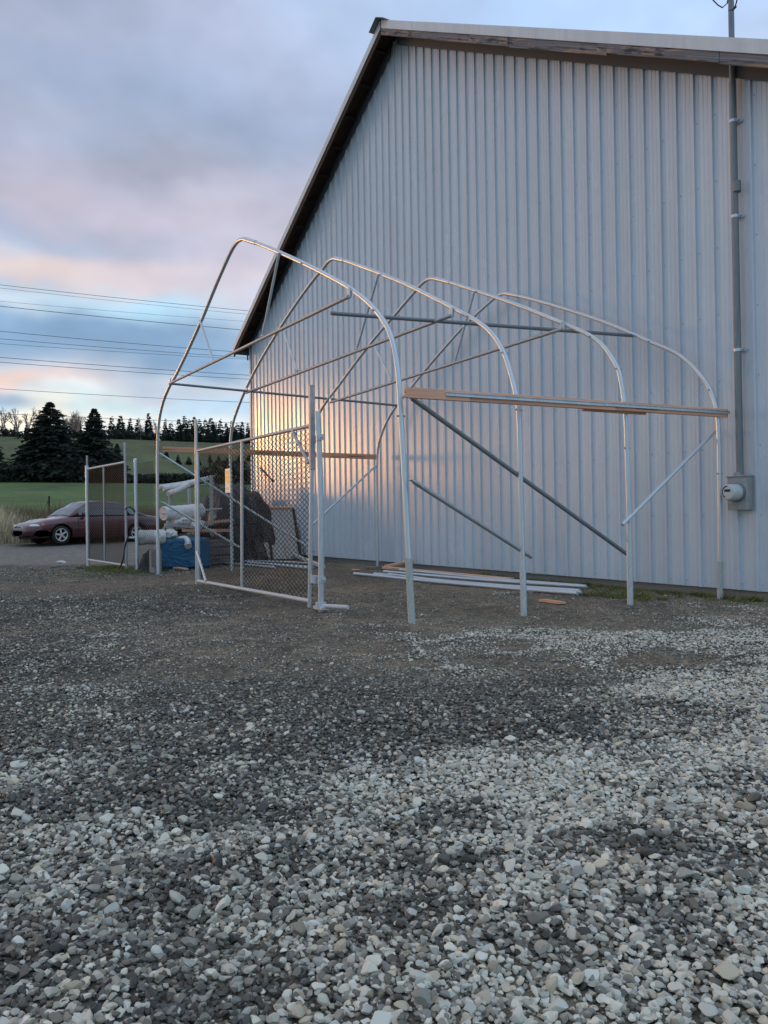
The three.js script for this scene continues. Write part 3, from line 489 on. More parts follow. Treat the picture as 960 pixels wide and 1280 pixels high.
{
  const zg = 4.0, A = V(-10.98, 0.03, zg), B = V(-7.28, 0.06, zg);
  const gate = thing('chain_link_gate', 'wide chain-link gate panel with white bottom rail standing in front of the hoops', 'gate');
  part('post', tube([V(-10.965, 0.0, zg), V(-10.90, 2.33, zg)], 0.021, 10), M.galvanised, gate);
  part('stile', tube([V(-10.87, 0.04, zg), V(-10.83, 1.89, zg)], 0.019, 10), M.galvanised, gate);
  part('post', tube([V(-7.30, 0.0, zg), V(-7.20, 1.45, zg)], 0.022, 10), M.galvanised, gate);
  part('square_post', board(V(-7.205, 1.40, zg), V(-7.185, 2.26, zg), 0.05, 0.05, 0.006, V(0, 0, 1)), M.dullPipe, gate);
  part('top_rail', tube([V(-10.87, 1.88, zg), V(-7.22, 1.85, zg)], 0.020, 10), M.dullPipe, gate);
  part('bottom_rail', tube([V(-10.9, 0.045, zg), V(-7.30, 0.065, zg)], 0.023, 10), M.whiteRail, gate);
  part('stile', tube([V(-9.20, 0.06, zg), V(-9.13, 1.87, zg)], 0.019, 10), M.galvanised, gate);
  part('corner_brace', tube([V(-7.62, 1.84, zg + 0.02), V(-7.235, 1.47, zg + 0.02)], 0.018, 8), M.dullPipe, gate);
  part('corner_brace', tube([V(-10.87, 0.46, zg + 0.02), V(-10.50, 0.07, zg + 0.02)], 0.018, 8), M.galvanised, gate);
  stuff(part('chain_link_mesh', chainLink(V(-10.85, 0, zg - 0.022), V(-7.25, 0, zg - 0.022), 0.07, 1.87, 1.84), M.wire, gate));
  // post the gate hangs on
  const post = thing('gate_post', 'freestanding round steel post clamped to the wide chain-link gate', 'post', V(-7.08, 0, 3.98));
  part('pipe', tube([V(0, -0.03, 0), V(0.03, 1.05, 0), V(-0.01, 1.98, 0)], 0.030, 14, 4), M.brightPipe, post);
  for (const y of [0.30, 1.72]) { part('hinge_clamp', mergeGeometries([block(-0.20, 0.05, y - 0.018, y + 0.018, -0.034, -0.018), tube([V(0.018, y - 0.03, 0), V(0.02, y + 0.03, 0)], 0.037, 12), tube([V(-0.15, y - 0.05, 0.0), V(-0.15, y + 0.03, 0.0)], 0.036, 12), tube([V(0.03, y, 0.0), V(0.09, y, 0.0)], 0.010, 8)]), M.brightPipe, post); }
  part('foot_flange', mergeGeometries([tube([V(0, 0.0, 0), V(0, 0.07, 0)], 0.055, 14), block(-0.10, 0.10, 0.0, 0.03, -0.04, 0.04)]), M.brightPipe, post);
  part('foot_pipe', tube([V(-0.02, 0.035, 0.02), V(0.38, 0.045, -0.10)], 0.022, 10), M.whiteRail, post);
  // sign wired to the mesh
  const sp = onZ(285, 601, zg + 0.03), cv = document.createElement('canvas'); cv.width = 128; cv.height = 224; const x = cv.getContext('2d');
  x.fillStyle = '#e4e2da'; x.fillRect(0, 0, 128, 224); x.fillStyle = '#f0b94e'; x.fillRect(14, 22, 100, 120); x.fillStyle = '#f6d27e'; x.fillRect(14, 50, 100, 14); x.fillRect(14, 96, 80, 10); x.fillStyle = '#e6e4de'; x.fillRect(14, 118, 36, 24); x.fillStyle = '#7d8288'; for (const y of [176, 187]) x.fillRect(34, y, 56, 7);
  const st = new THREE.CanvasTexture(cv); st.colorSpace = THREE.SRGBColorSpace;
  const sign = thing('gate_sign', 'small white and yellow notice board hung on the chain-link gate', 'sign', V(sp.x, sp.y, sp.z), 0);
  part('panel', new RoundedBoxGeometry(0.19, 0.31, 0.006, 2, 0.003), std([0.75, 0.74, 0.70], 0.5), sign);
  const face = new THREE.PlaneGeometry(0.182, 0.302); face.translate(0, 0, 0.0045); part('printed_face', face, std([1, 1, 1], 0.45, { map: st }), sign);
  for (const sx of [-0.07, 0.07]) part('tie_wire', tube([V(sx, 0.12, 0.008), V(sx, 0.16, -0.03), V(sx, 0.19, -0.05)], 0.003, 5), M.black, sign);
  // black strap caught on the gate mesh
  const s0 = onZ(325, 585, zg), s1 = onZ(335, 595, zg), s2 = onZ(341, 601, zg);
  single('bungee_strap', mergeGeometries([tube([s0, s0.clone().lerp(s1, 0.5).add(V(0, 0.01, 0.01)), s1, s2], 0.010, 8), (() => { const g = new THREE.SphereGeometry(0.018, 8, 6); g.translate(s2.x, s2.y, s2.z); return g; })()]), M.black, 'short black strap caught high on the chain-link gate mesh', 'strap');

  // the narrower gate that stands open further back
  const a = V(-16.55, 0.04, 4.42), b = V(-14.62, 0.0, 4.12), up = (p, h) => V(p.x, h, p.z);
  const g2 = thing('chain_link_gate', 'narrow chain-link gate standing ajar beside the maroon car', 'gate');
  const foot = p => landHeight(p.x, p.z) + 0.02;
  part('hinge_post', tube([up(a, foot(a) - 0.03), up(a, 2.02)], 0.034, 12), M.galvanised, g2);
  part('post', tube([up(a, 1.9), V(a.x + 0.03, 2.22, a.z)], 0.019, 10), M.dullPipe, g2);
  part('post', tube([up(b, foot(b)), up(b, 2.33)], 0.022, 10), M.dullPipe, g2);
  const mid = a.clone().lerp(b, 0.46); part('stile', tube([up(mid, 0.12), up(mid, 1.94)], 0.017, 8), M.dullPipe, g2);
  part('top_rail', tube([up(a, 1.95), up(b, 1.97)], 0.021, 10), M.whiteRail, g2); part('bottom_rail', tube([up(a, 0.14), up(b, 0.10)], 0.021, 10), M.whiteRail, g2);
  stuff(part('chain_link_mesh', chainLink(up(a, 0), up(b, 0), 0.13, 1.94, 1.95, 0.055, 0.0058), M.wire, g2));
  const c = V(-14.42, 0, 3.98), fp = thing('fence_post', 'pale steel latch post next to the narrow open gate', 'post', c.clone());
  part('pipe', tube([V(0, -0.03, 0), V(-0.03, 2.0, 0)], 0.031, 12), M.galvanised, fp); part('post_cap', (() => { const g = new THREE.SphereGeometry(0.033, 12, 8, 0, 6.3, 0, 1.57); g.translate(-0.03, 2.0, 0); return g; })(), M.galvanised, fp);
  const loopPts = []; for (let k = 0; k <= 18; k++) { const t = k / 18 * Math.PI * 2; loopPts.push(V(-14.53 + 0.15 * Math.cos(t), 1.08 + 0.06 * Math.sin(t) + 0.04 * Math.cos(t), 4.06 + 0.07 * Math.sin(t))); }
  single('lock_chain', tube(loopPts, 0.014, 6, 30), M.black, 'dark chain looped round the latch post and the narrow gate', 'chain');
  single('hose', tube([V(-14.55, 0.62, 4.10), V(-14.60, 0.42, 4.16), V(-14.50, 0.25, 4.2), V(-14.62, 0.1, 4.22), V(-14.75, 0.03, 4.25)], 0.016, 8), M.black, 'black hose drooping to the ground at the foot of the latch post', 'hose');
  // wire netting between the latch post and the first hoop leg
  const nt = thing('wire_netting', 'length of chain-link netting between the latch post and the first hoop leg', 'netting');
  stuff(part('chain_link_mesh', chainLink(V(-14.42, 0, 3.96), V(-13.55, 0, 3.90), 0.1, 1.95, 1.95, 0.058, 0.003), M.conduit, nt)); part('tension_wire', tube([V(-14.42, 1.95, 3.96), V(-13.5, 1.95, 3.90)], 0.004, 6), M.conduit, nt);
}

// ------------------------------------------------------------------ things stored behind the gates
function drape(w, d, h, seed, sag = 0.12, n = 44) { // a sheet thrown over a heap: w by d, h high
  const g = new THREE.PlaneGeometry(2, 2, n, n); g.rotateX(-Math.PI / 2); const p = g.attributes.position;
  for (let i = 0; i < p.count; i++) {
    const u = p.getX(i), v = p.getZ(i), m = Math.pow(Math.pow(Math.abs(u), 3.2) + Math.pow(Math.abs(v), 3.2), 1 / 3.2), fall = 1 - smooth(0.45, 1.0, m + 0.10 * noise3(u * 2 + seed, v * 2, 1));
    const an = Math.atan2(v, u), fold = smooth(0.4, 0.9, m) * sag * (Math.sin(an * 13 + 3 * noise3(u * 2, v * 2, seed)) * 0.4 + noise3(u * 7, v * 7, seed));
    const y = h * (fall * (0.78 + 0.30 * noise3(u * 1.6 + seed, 4, v * 1.6)) + 0.02) + h * (0.05 * noise3(u * 8, seed, v * 8) + 0.09 * (0.5 - Math.abs(noise3(u * 5 + seed, v * 5, 2.2))) * fall + 0.03 * noise3(u * 17, seed, v * 17)), k = 1 - 0.16 * smooth(0.5, 1, m) * (1 - fall) + fold * 0.5;
    p.setXYZ(i, u * w / 2 * k, Math.max(0, y), v * d / 2 * k);
  }
  g.computeVertexNormals(); return g;
}
{
  const yaw = Math.atan2(-(2.6 - 3.7), -15.4 + 13.7);
  const blue = thing('blue_tarp_stack', 'bright blue tarp wrapped over a low stack behind the first hoop leg', 'tarp', (() => { const p = onLevel(231, 711, 0), f = V(p.x - CAM.x, 0, p.z - CAM.z).normalize(); return p.addScaledVector(f, 0.55); })(), 0);
  { const f = V(blue.position.x - CAM.x, 0, blue.position.z - CAM.z); blue.rotation.y = Math.atan2(-f.x, -f.z); }
  { const g = new RoundedBoxGeometry(0.92, 0.56, 1.1, 8, 0.07); const p = g.attributes.position; for (let i = 0; i < p.count; i++) { const x = p.getX(i), y = p.getY(i), z = p.getZ(i), t = 0.05 * fbm(x * 3, y * 4, z * 3, 4); p.setXYZ(i, x + t, y + 0.3 * t + 0.03 * noise3(x * 2, 1, z * 2) * (y > 0 ? 1 : 0), z + t); } g.computeVertexNormals(); g.translate(0, 0.27, 0); part('tarp', g, M.blueTarp, blue); }
  { const g = drape(0.74, 0.9, 0.12, 4.1, 0.1, 24); g.translate(-0.02, 0.53, 0.02); part('dark_cover', g, std([0.02, 0.05, 0.055], 0.5), blue); }
  const cb = thing('concrete_block', 'upright grey concrete block at the end of the blue tarp', 'block', V(-13.72, 0, 3.84), 0.3); part('slab', block(-0.09, 0.09, -0.02, 0.40, -0.07, 0.07, 0.01), M.block, cb);
  for (const x of [-0.055, 0.015]) part('core_hole', block(x, x + 0.04, 0.395, 0.402, -0.045, 0.045, 0.001), M.black, cb);
  const bag = thing('rubbish_bag', 'black plastic bag slumped beside the concrete block', 'bag', V(-14.15, 0, 3.8), 0.4); part('bag', drape(0.5, 0.5, 0.42, 8.2, 0.2, 26), M.black, bag);

  // film rolls: a wound roll with a core pole through it
  const roll = (label, p, q, r, coreR, over0, over1, seed) => {
    const t = thing('film_roll', label, 'film roll'); const d = q.clone().sub(p), L = d.length(); d.normalize();
    const g = new THREE.CylinderGeometry(r, r, L, 28, 24, false); const pp = g.attributes.position; for (let i = 0; i < pp.count; i++) { const x = pp.getX(i), y = pp.getY(i), z = pp.getZ(i), rr = Math.hypot(x, z) || 1, k = 1 + (Math.hypot(x, z) > r * 0.9 ? 0.07 * fbm(y * 9 + seed, Math.atan2(z, x) * 2, seed, 3) + 0.03 * Math.sin(y * 40 + seed) : 0); pp.setXYZ(i, x * k, y, z * k); } g.computeVertexNormals();
    g.applyQuaternion(new THREE.Quaternion().setFromUnitVectors(UPV, d)); const m = p.clone().lerp(q, 0.5); g.translate(m.x, m.y, m.z); part('film', g, M.film, t);
    part('core_pole', tube([p.clone().addScaledVector(d, -over0), q.clone().addScaledVector(d, over1)], coreR, 8), M.brightPipe, t); return t;
  };
  roll('white plastic film roll lying on the dark end of the blue tarp stack', atDepth(171, 672, 14.4), atDepth(206, 671, 14.6), 0.135, 0.02, 0.2, 0.22, 1.3);
  const big = roll('longer cream plastic film roll held up on the trestle', atDepth(204, 642, 15.0), atDepth(252, 638, 15.7), 0.135, 0.02, 0.02, 0.5, 5.1);
  // trestle of old timber that carries it
  const tr = thing('trestle', 'rough timber and pipe trestle under the cream film roll', 'trestle');
  const gy = (x, y, d) => { const p = atDepth(x, y, d); return p; }, down = p => V(p.x, landHeight(p.x, p.z), p.z);
  const T = (x0, y0, d0, x1, y1, d1, w, h, m, n) => part(n, board(gy(x0, y0, d0), gy(x1, y1, d1), w, h), m, tr);
  T(209, 666, 15.2, 286, 657, 16.6, 0.05, 0.09, M.darkWood, 'beam'); T(228, 663, 15.0, 290, 663, 15.9, 0.04, 0.06, M.wood, 'beam'); T(215, 672, 15.2, 262, 669, 15.7, 0.05, 0.09, M.darkWood, 'beam');
  T(203, 663, 15.1, 214, 649, 15.1, 0.03, 0.04, M.dullPipe, 'leg'); T(217, 650, 15.2, 230, 662, 15.3, 0.03, 0.04, M.dullPipe, 'leg'); T(256, 660, 15.6, 270, 644, 15.6, 0.04, 0.06, M.dullPipe, 'leg');
  for (const [x, y, d] of [[214, 665, 15.25], [280, 660, 16.4], [258, 668, 15.7]]) { const p = gy(x, y, d); part('upright', board(down(p), p, 0.07, 0.07, 0.004, V(0, 0, 1)), M.darkWood, tr); }
  for (const [x, y, d] of [[210, 650, 15.05], [246, 647, 15.6]]) { const p = gy(x, y, d), q = gy(x, 668, d); part('upright', board(q, p, 0.05, 0.05, 0.004, V(0, 0, 1)), M.dullPipe, tr); }
  // rack with a bundle of white gutters on top
  const rk = thing('pipe_rack', 'grey upright posts carrying white lengths of gutter behind the film roll', 'rack');
  const posts = [[213, 606, 16.2], [237, 600, 16.8], [264, 594, 16.4]]; for (const [x, y, d] of posts) { const p = gy(x, y, d); part('upright', tube([down(p), p], 0.045, 8), M.stainedPipe, rk); }
  part('cross_bar', tube([gy(210, 613, 16.2), gy(268, 604, 16.45)], 0.025, 8), M.stainedPipe, rk);
  const gut = (label, a, b, r) => single('gutter', tube([a, a.clone().lerp(b, 0.5).add(V(0, -0.015, 0)), b], r, 10), M.film, label, 'gutter', 'white gutters on the rack');
  const gl = 'white plastic gutter length lying across the top of the pipe rack';
  gut(gl, gy(199, 609, 15.9), gy(260, 598, 16.5), 0.05); gut(gl, gy(204, 611, 15.8), gy(247, 602, 16.3), 0.055); gut(gl, gy(210, 617, 15.7), gy(236, 606, 16.1), 0.055);
  const el = thing('pipe_elbow', 'white plastic pipe with an elbow lying on the blue tarp stack', 'pipe'); part('pipe', tube([gy(218, 676, 14.7), gy(231, 673, 14.7), gy(235, 677, 14.6), gy(235.5, 682, 14.5)], 0.052, 12, 30), M.film, el); part('collar', tube([gy(234.8, 680, 14.55), gy(235.6, 683, 14.5)], 0.066, 14), M.film, el);
  const wb = onLand(227, 713); single('scrap_board', board(V(wb.x - 0.25, 0.03, wb.z + 0.05), V(wb.x + 0.3, 0.035, wb.z), 0.07, 0.03), M.wood, 'pale scrap of board on the ground in front of the blue tarp', 'board');

  // odds and ends
  const bk = thing('bucket', 'white plastic bucket standing between the trestle and the dark tarp heap', 'bucket', (() => { const p = onLevel(272, 703, 0); p.y = landHeight(p.x, p.z); return p; })());
  part('pail', new THREE.LatheGeometry([[0, 0], [0.12, 0], [0.145, 0.33], [0.152, 0.335], [0.152, 0.35], [0.138, 0.35], [0.115, 0.02], [0, 0.02]].map(p => new THREE.Vector2(...p)), 24), M.film, bk);
  part('handle', tube([V(-0.145, 0.32, 0), V(-0.10, 0.22, 0.12), V(0, 0.18, 0.16), V(0.10, 0.22, 0.12), V(0.145, 0.32, 0)], 0.005, 6, 30), M.wire, bk);
  const cr = thing('plank_crate', 'low rough plank crate under the trestle beams', 'crate', V(-15.6, 0, 2.45), 0.5);
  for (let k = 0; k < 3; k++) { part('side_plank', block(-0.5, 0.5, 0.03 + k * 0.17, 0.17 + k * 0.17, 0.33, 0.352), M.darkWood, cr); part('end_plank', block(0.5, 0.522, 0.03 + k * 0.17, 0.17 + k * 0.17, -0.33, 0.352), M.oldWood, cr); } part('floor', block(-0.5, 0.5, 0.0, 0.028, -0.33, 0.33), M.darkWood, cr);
  for (const [x, y, d, s2, lab] of [[226, 652, 15.3, 0.16, 'crumpled clear plastic tucked beneath the cream film roll'], [247, 656, 15.4, 0.13, 'torn white plastic hanging by the end of the cream film roll'], [298, 641, 17.6, 0.14, 'pale plastic scrap on the shoulder of the dark tarp heap'], [213, 668, 14.7, 0.12, 'white bag stuffed beside the white film roll']]) {
    const p = atDepth(x, y, d), g = new THREE.IcosahedronGeometry(s2, 4), q = g.attributes.position; for (let i = 0; i < q.count; i++) { const v = V(q.getX(i), q.getY(i), q.getZ(i)); v.multiplyScalar(1 + 0.6 * fbm(v.x * 11 + x, v.y * 11, v.z * 11, 3)); q.setXYZ(i, v.x * 1.3, v.y * 0.7, v.z); } g.computeVertexNormals(); g.translate(p.x, p.y, p.z); single('plastic_scrap', g, M.film, lab, 'plastic'); }
  for (const [x0, y0, x1, y1, d, m, lab] of [[222, 657, 292, 650, 15.9, 'wood', 'tan length of timber laid across the trestle'], [240, 664, 300, 656, 16.2, 'darkWood', 'dark length of timber laid across the trestle'], [206, 656, 252, 660, 15.0, 'dullPipe', 'thin steel rod poking out of the trestle stack']]) single('stacked_timber', board(atDepth(x0, y0, d - 0.3), atDepth(x1, y1, d + 0.3), 0.05, 0.05), M[m], lab, m === 'dullPipe' ? 'rod' : 'timber');

  // the big covered heap against the barn corner
  const heap = thing('covered_heap', 'large heap under a dark wrinkled tarp against the barn corner', 'tarp heap', V(-17.0, 0, 1.25), 0.25);
  part('tarp', drape(3.0, 2.3, 1.52, 2.7, 0.16, 64), M.darkTarp, heap);
  { const g = drape(1.4, 1.0, 0.75, 6.4, 0.2, 34); g.translate(0.9, 0, 1.05); part('lower_fold', g, M.darkTarp, heap); }
  const wl = atDepth(318, 626, 19.0); const wlump = thing('white_sheeting', 'bunched white plastic sheeting on top of the dark tarp heap', 'sheeting', V(wl.x, wl.y - 0.2, wl.z)); { const g = new THREE.IcosahedronGeometry(0.2, 4), p = g.attributes.position; for (let i = 0; i < p.count; i++) { const v = V(p.getX(i), p.getY(i), p.getZ(i)); v.multiplyScalar(1 + 0.5 * fbm(v.x * 7, v.y * 7, v.z * 7, 3)); p.setXYZ(i, v.x * 1.2, v.y * 0.8 + 0.12, v.z); } g.computeVertexNormals(); part('sheet', g, M.film, wlump); }
  // pallet leaning on the wall
  const pl = thing('leaning_panel', 'weathered pale wooden panel with dark frame leaning beside the dark tarp heap', 'panel', V(-15.75, 0, 0.62), Math.PI / 2 - 0.25); pl.rotation.order = 'YXZ'; pl.rotation.x = -0.62;
  for (let k = 0; k < 3; k++) part('plank', block(-0.42 + k * 0.283, -0.42 + k * 0.283 + 0.276, 0.02, 1.36, 0.0, 0.02), M.paleWood, pl);
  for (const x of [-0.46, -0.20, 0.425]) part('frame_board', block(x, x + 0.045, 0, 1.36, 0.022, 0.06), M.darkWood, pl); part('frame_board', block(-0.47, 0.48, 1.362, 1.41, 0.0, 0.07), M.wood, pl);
}
// loose pipes on the ground
{
  const gp = (x, y, lift = 0.03) => { const p = onLevel(x, y, 0); p.y = landHeight(p.x, p.z) + lift; return p; };
  const pipes = (list, label, group) => list.forEach(([x0, y0, x1, y1, r, l]) => single('loose_pipe', tube([gp(x0, y0, l), gp((x0 + x1) / 2, (y0 + y1) / 2, l).add(V(0, -0.006, 0)), gp(x1, y1, l)], r, 10, 2), M.brightPipe, label, 'pipe', group));
  pipes([[443, 719.5, 727, 744.5, 0.024, 0.03], [468, 720, 725, 742, 0.024, 0.03], [480, 718.5, 733, 739, 0.022, 0.055], [486, 721.5, 722, 745.5, 0.022, 0.03], [500, 716, 728, 737.5, 0.020, 0.05]], 'long galvanised pipe in the bundle lying along the foot of the barn wall', 'pipes along the wall');
  pipes([[262, 699, 388, 714, 0.024, 0.03], [265, 703.5, 344, 712.5, 0.024, 0.03], [300, 702, 395, 708, 0.022, 0.04], [310, 706, 392, 712, 0.022, 0.03]], 'galvanised pipe in the loose heap behind the wide gate', 'pipes behind the gate');
  single('timber_length', board(gp(352, 694, 0.12), gp(404, 714, 0.06), 0.07, 0.05), M.whiteRail, 'pale painted timber lying across the loose pipes behind the wide gate', 'timber');
  single('timber_length', board(gp(318, 700, 0.05), gp(352, 694, 0.12), 0.05, 0.04), M.whiteRail, 'short pale timber meeting the painted one behind the wide gate', 'timber');
  single('lumber_length', board(gp(480, 713, 0.05), gp(640, 728, 0.045), 0.085, 0.038), M.wood, 'long pale lumber lying between the pipes and the barn wall', 'lumber');
  single('lumber_length', board(gp(482, 713.5, 0.075), onZ(516, 701, 0.09), 0.085, 0.038), M.wood, 'short board propped from the lumber onto the barn foot', 'board');
  single('lumber_length', board(gp(456, 712, 0.04), gp(482, 712, 0.04), 0.085, 0.03), M.oldWood, 'grey weathered board at the end of the long lumber', 'board');
  single('scrap_board', board(gp(440, 714, 0.02), gp(450, 714, 0.02), 0.07, 0.025), M.orangeWood, 'tiny tan offcut beside the barn foundation', 'offcut');
  const sc = gp(690, 754, 0.02); single('scrap_board', board(gp(678, 752.5, 0.022), gp(703, 757, 0.022), 0.085, 0.024), M.orangeWood, 'short orange wood offcut beside the second hoop leg', 'offcut');
}

// ------------------------------------------------------------------ car
{
  const front = onLand(75.5, 682.5); const A = 0.45;
  // car's own axes: +x to the nose
  const camDir = V(front.x - CAM.x, 0, front.z - CAM.z).normalize(), perp = V(camDir.z, 0, -camDir.x); // perp points left in the view
  if (perp.dot(RIGHT) > 0) perp.negate();
  const head = perp.clone().multiplyScalar(Math.cos(A)).addScaledVector(camDir, -Math.sin(A)).normalize();
  const side = V(-head.z, 0, head.x); if (side.dot(camDir) > 0) side.negate(); // towards the camera
  const turn = Math.atan2(-head.z, head.x);
  const nearZ = V(0, 0, 1).applyAxisAngle(UPV, turn).dot(side) > 0 ? 1 : -1;
  const origin = front.clone().addScaledVector(head, -1.40 * 0.92).addScaledVector(side, -0.78 * 0.92); origin.y = landHeight(origin.x, origin.z) + 0.0; 
  const car = thing('parked_car', 'dark maroon four-door sedan parked by the dry grass', 'car', origin, turn); car.scale.setScalar(0.92);
  const red = new THREE.MeshPhysicalMaterial({ roughness: 0.35, clearcoat: 1, clearcoatRoughness: 0.06 }); red.color.setRGB(0.065, 0.006, 0.013);
  const glass = std([0.13, 0.155, 0.165], 0.08), chrome = std([0.75, 0.75, 0.75], 0.2, { metalness: 1 }), alloy = std([0.62, 0.62, 0.62], 0.35, { metalness: 0.7 });
  const lens = new THREE.MeshPhysicalMaterial({ roughness: 0.1, clearcoat: 1 }); lens.color.setRGB(0.62, 0.64, 0.64);
  const interp = (tab, x) => { for (let i = 0; i < tab.length - 1; i++) if (x <= tab[i + 1][0]) { const t = clamp((x - tab[i][0]) / (tab[i + 1][0] - tab[i][0])); const s = t * t * (3 - 2 * t) * 0.5 + t * 0.5; return mix(tab[i][1], tab[i + 1][1], s); } return tab[tab.length - 1][1]; };
  const deck = [[-2.48, 0.70], [-2.38, 0.90], [-1.6, 0.985], [-1.2, 0.98], [0.6, 0.95], [1.0, 0.93], [1.7, 0.84], [2.2, 0.72], [2.38, 0.62], [2.46, 0.52]];
  const wide = [[-2.48, 0.62], [-2.3, 0.80], [-1.6, 0.90], [0, 0.925], [1.5, 0.91], [2.0, 0.84], [2.3, 0.72], [2.46, 0.50]];
  const loftRings = (stations, ring, segs) => {
    const pos = [], idx = []; stations.forEach(x => ring(x).forEach(([y, z]) => pos.push(x, y, z))); const n = pos.length / 3 / stations.length;
    for (let i = 0; i < stations.length - 1; i++) for (let j = 0; j < n; j++) { const a = i * n + j, b = i * n + (j + 1) % n; idx.push(a, b, a + n, b, b + n, a + n); }
    for (const e of [0, stations.length - 1]) { const c = pos.length / 3, base = e * n; let cy = 0; for (let j = 0; j < n; j++) cy += pos[(base + j) * 3 + 1] / n; pos.push(stations[e], cy, 0); for (let j = 0; j < n; j++) e ? idx.push(base + j, base + (j + 1) % n, c) : idx.push(base + (j + 1) % n, base + j, c); }
    const g = new THREE.BufferGeometry(); g.setAttribute('position', new THREE.Float32BufferAttribute(pos, 3)); g.setAttribute('uv', new THREE.Float32BufferAttribute(new Float32Array(pos.length / 3 * 2), 2)); g.setIndex(idx); g.computeVertexNormals(); return g;
  };
  const st = []; for (let i = 0; i <= 60; i++) st.push(-2.48 + 4.94 * i / 60);
  const bodyRing = x => { const t = interp(deck, x), w = interp(wide, x), b = 0.20 + 0.10 * smooth(2.0, 2.46, Math.abs(x)); const half = [[b, 0.0], [b, w * 0.80], [b + 0.05, w * 0.94], [mix(b, t, 0.40), w], [mix(b, t, 0.72), w * 0.985], [t - 0.07, w * 0.93], [t - 0.015, w * 0.80], [t + 0.005, w * 0.5], [t + 0.02, 0]]; return [...half, ...half.slice(1, -1).reverse().map(([y, z]) => [y, -z])]; };
  let body = new Brush(loftRings(st, bodyRing), red); body.updateMatrixWorld(); const ev = new Evaluator(); ev.useGroups = false; ev.attributes = ['position', 'normal', 'uv'];
  for (const wx of [1.40, -1.36]) { const c = new Brush(new THREE.CylinderGeometry(0.375, 0.375, 2.4, 36), red); c.rotation.x = Math.PI / 2; c.position.set(wx, 0.31, 0); c.updateMatrixWorld(); body = ev.evaluate(body, c, SUBTRACTION); }
  const shell = body.geometry; const bm = part('body', shell, red, car);
  part('underbody', block(-2.2, 2.2, 0.19, 0.60, -0.60, 0.60, 0.05), M.black, car);
  // cabin: roof skin over a dark glasshouse
  const roofY = [[-1.75, 0.97], [-1.2, 1.26], [-0.85, 1.41], [-0.15, 1.47], [0.32, 1.43], [0.72, 1.22], [1.12, 0.93]];
  const cs = []; for (let i = 0; i <= 36; i++) cs.push(-1.75 + 2.87 * i / 36);
  const cabRing = (x, s) => { const t = interp(roofY, x), b = 0.88, w0 = 0.84 * (1 - 0.10 * smooth(0.4, 1.12, x)), k = clamp((t - b) / 0.54), w1 = mix(w0, 0.60, k); const half = [[b, 0], [b, w0 - s], [mix(b, t, 0.55), mix(w0, w1, 0.55) - s], [t - 0.06 * k - s, w1 - s], [t - 0.015 - s, w1 * 0.8 - s], [t - s + 0.012, 0]]; return [...half, ...half.slice(1, -1).reverse().map(([y, z]) => [y, -z])]; };
  part('cabin', loftRings(cs, x => cabRing(x, 0)), red, car);
  // window panes lie proud on the cabin skin
  const pane = (name, xs, f0, f1, z, m = glass) => { const pos = [], idx = []; xs.forEach(x => { const t = interp(roofY, x), b = 0.88, w0 = 0.84 * (1 - 0.10 * smooth(0.4, 1.12, x)), k = clamp((t - b) / 0.54), w1 = mix(w0, 0.60, k); const lo = Math.max(b + 0.06, 0.96), hi = t - 0.085 * k - 0.012; for (const f of [f0, f1]) { const y = mix(lo, Math.max(hi, lo + 0.005), f), q = clamp((y - b) / Math.max(t - 0.06 * k - b, 0.02)); pos.push(x, y, z * (mix(w0, w1, q) + 0.014)); } }); for (let i = 0; i < xs.length - 1; i++) idx.push(2 * i, 2 * i + 2, 2 * i + 1, 2 * i + 1, 2 * i + 2, 2 * i + 3); const g = new THREE.BufferGeometry(); g.setAttribute('position', new THREE.Float32BufferAttribute(pos, 3)); g.setIndex(idx); g.computeVertexNormals(); return part(name, g, m, car); };
  const span = (a, b, n = 10) => Array.from({ length: n + 1 }, (_, i) => mix(a, b, i / n));
  const mg = m => { const c = m.clone(); c.side = THREE.DoubleSide; return c; }; const gl2 = mg(glass);
  for (const z of [-1, 1]) { pane('side_window', span(-0.16, 0.74), 0, 1, z, gl2); pane('side_window', span(-1.02, -0.24), 0, 1, z, gl2); pane('quarter_window', span(-1.36, -1.09), 0, 1, z, gl2); }
  const shield = (name, x0, x1, off) => { const pos = [], idx = [], N = 8; const xs = span(x0, x1, 8); xs.forEach(x => { const t = interp(roofY, x), k = clamp((t - 0.88) / 0.54), w1 = mix(0.84, 0.60, k) * 0.93; for (let j = 0; j <= N; j++) { const z = (j / N * 2 - 1), q = Math.abs(z); pos.push(x + off * 0.006, t + 0.026 - 0.032 * q * q - 0.05 * k * Math.pow(q, 6), z * w1); } }); for (let i = 0; i < 8; i++) for (let j = 0; j < N; j++) { const a = i * (N + 1) + j; idx.push(a, a + 1, a + N + 1, a + 1, a + N + 2, a + N + 1); } const g = new THREE.BufferGeometry(); g.setAttribute('position', new THREE.Float32BufferAttribute(pos, 3)); g.setIndex(idx); g.computeVertexNormals(); part(name, g, gl2, car); };
  shield('windshield', 0.42, 1.06, 1); shield('rear_window', -1.62, -0.92, -1);
  for (const z of [-1, 1]) {
    for (const x of [0.82, -0.20, -1.06]) part('door_seam', tube([0.30, 0.5, 0.7, 0.88].map(y => V(x, y, z * (interp(wide, x) * (y < 0.62 ? 1.002 : y < 0.8 ? 0.992 : 0.945) + 0.001))), 0.006, 5), M.black, bm);
    for (const x of [-0.05, -0.93]) part('door_handle', block(x - 0.09, x + 0.09, 0.775, 0.80, z > 0 ? 0.875 : -0.91, z > 0 ? 0.91 : -0.875, 0.008), red, bm);
    part('side_moulding', tube(span(-1.0, 1.02, 6).map(x => V(x, 0.52, z * (interp(wide, x) + 0.008))), 0.020, 6), red, bm);
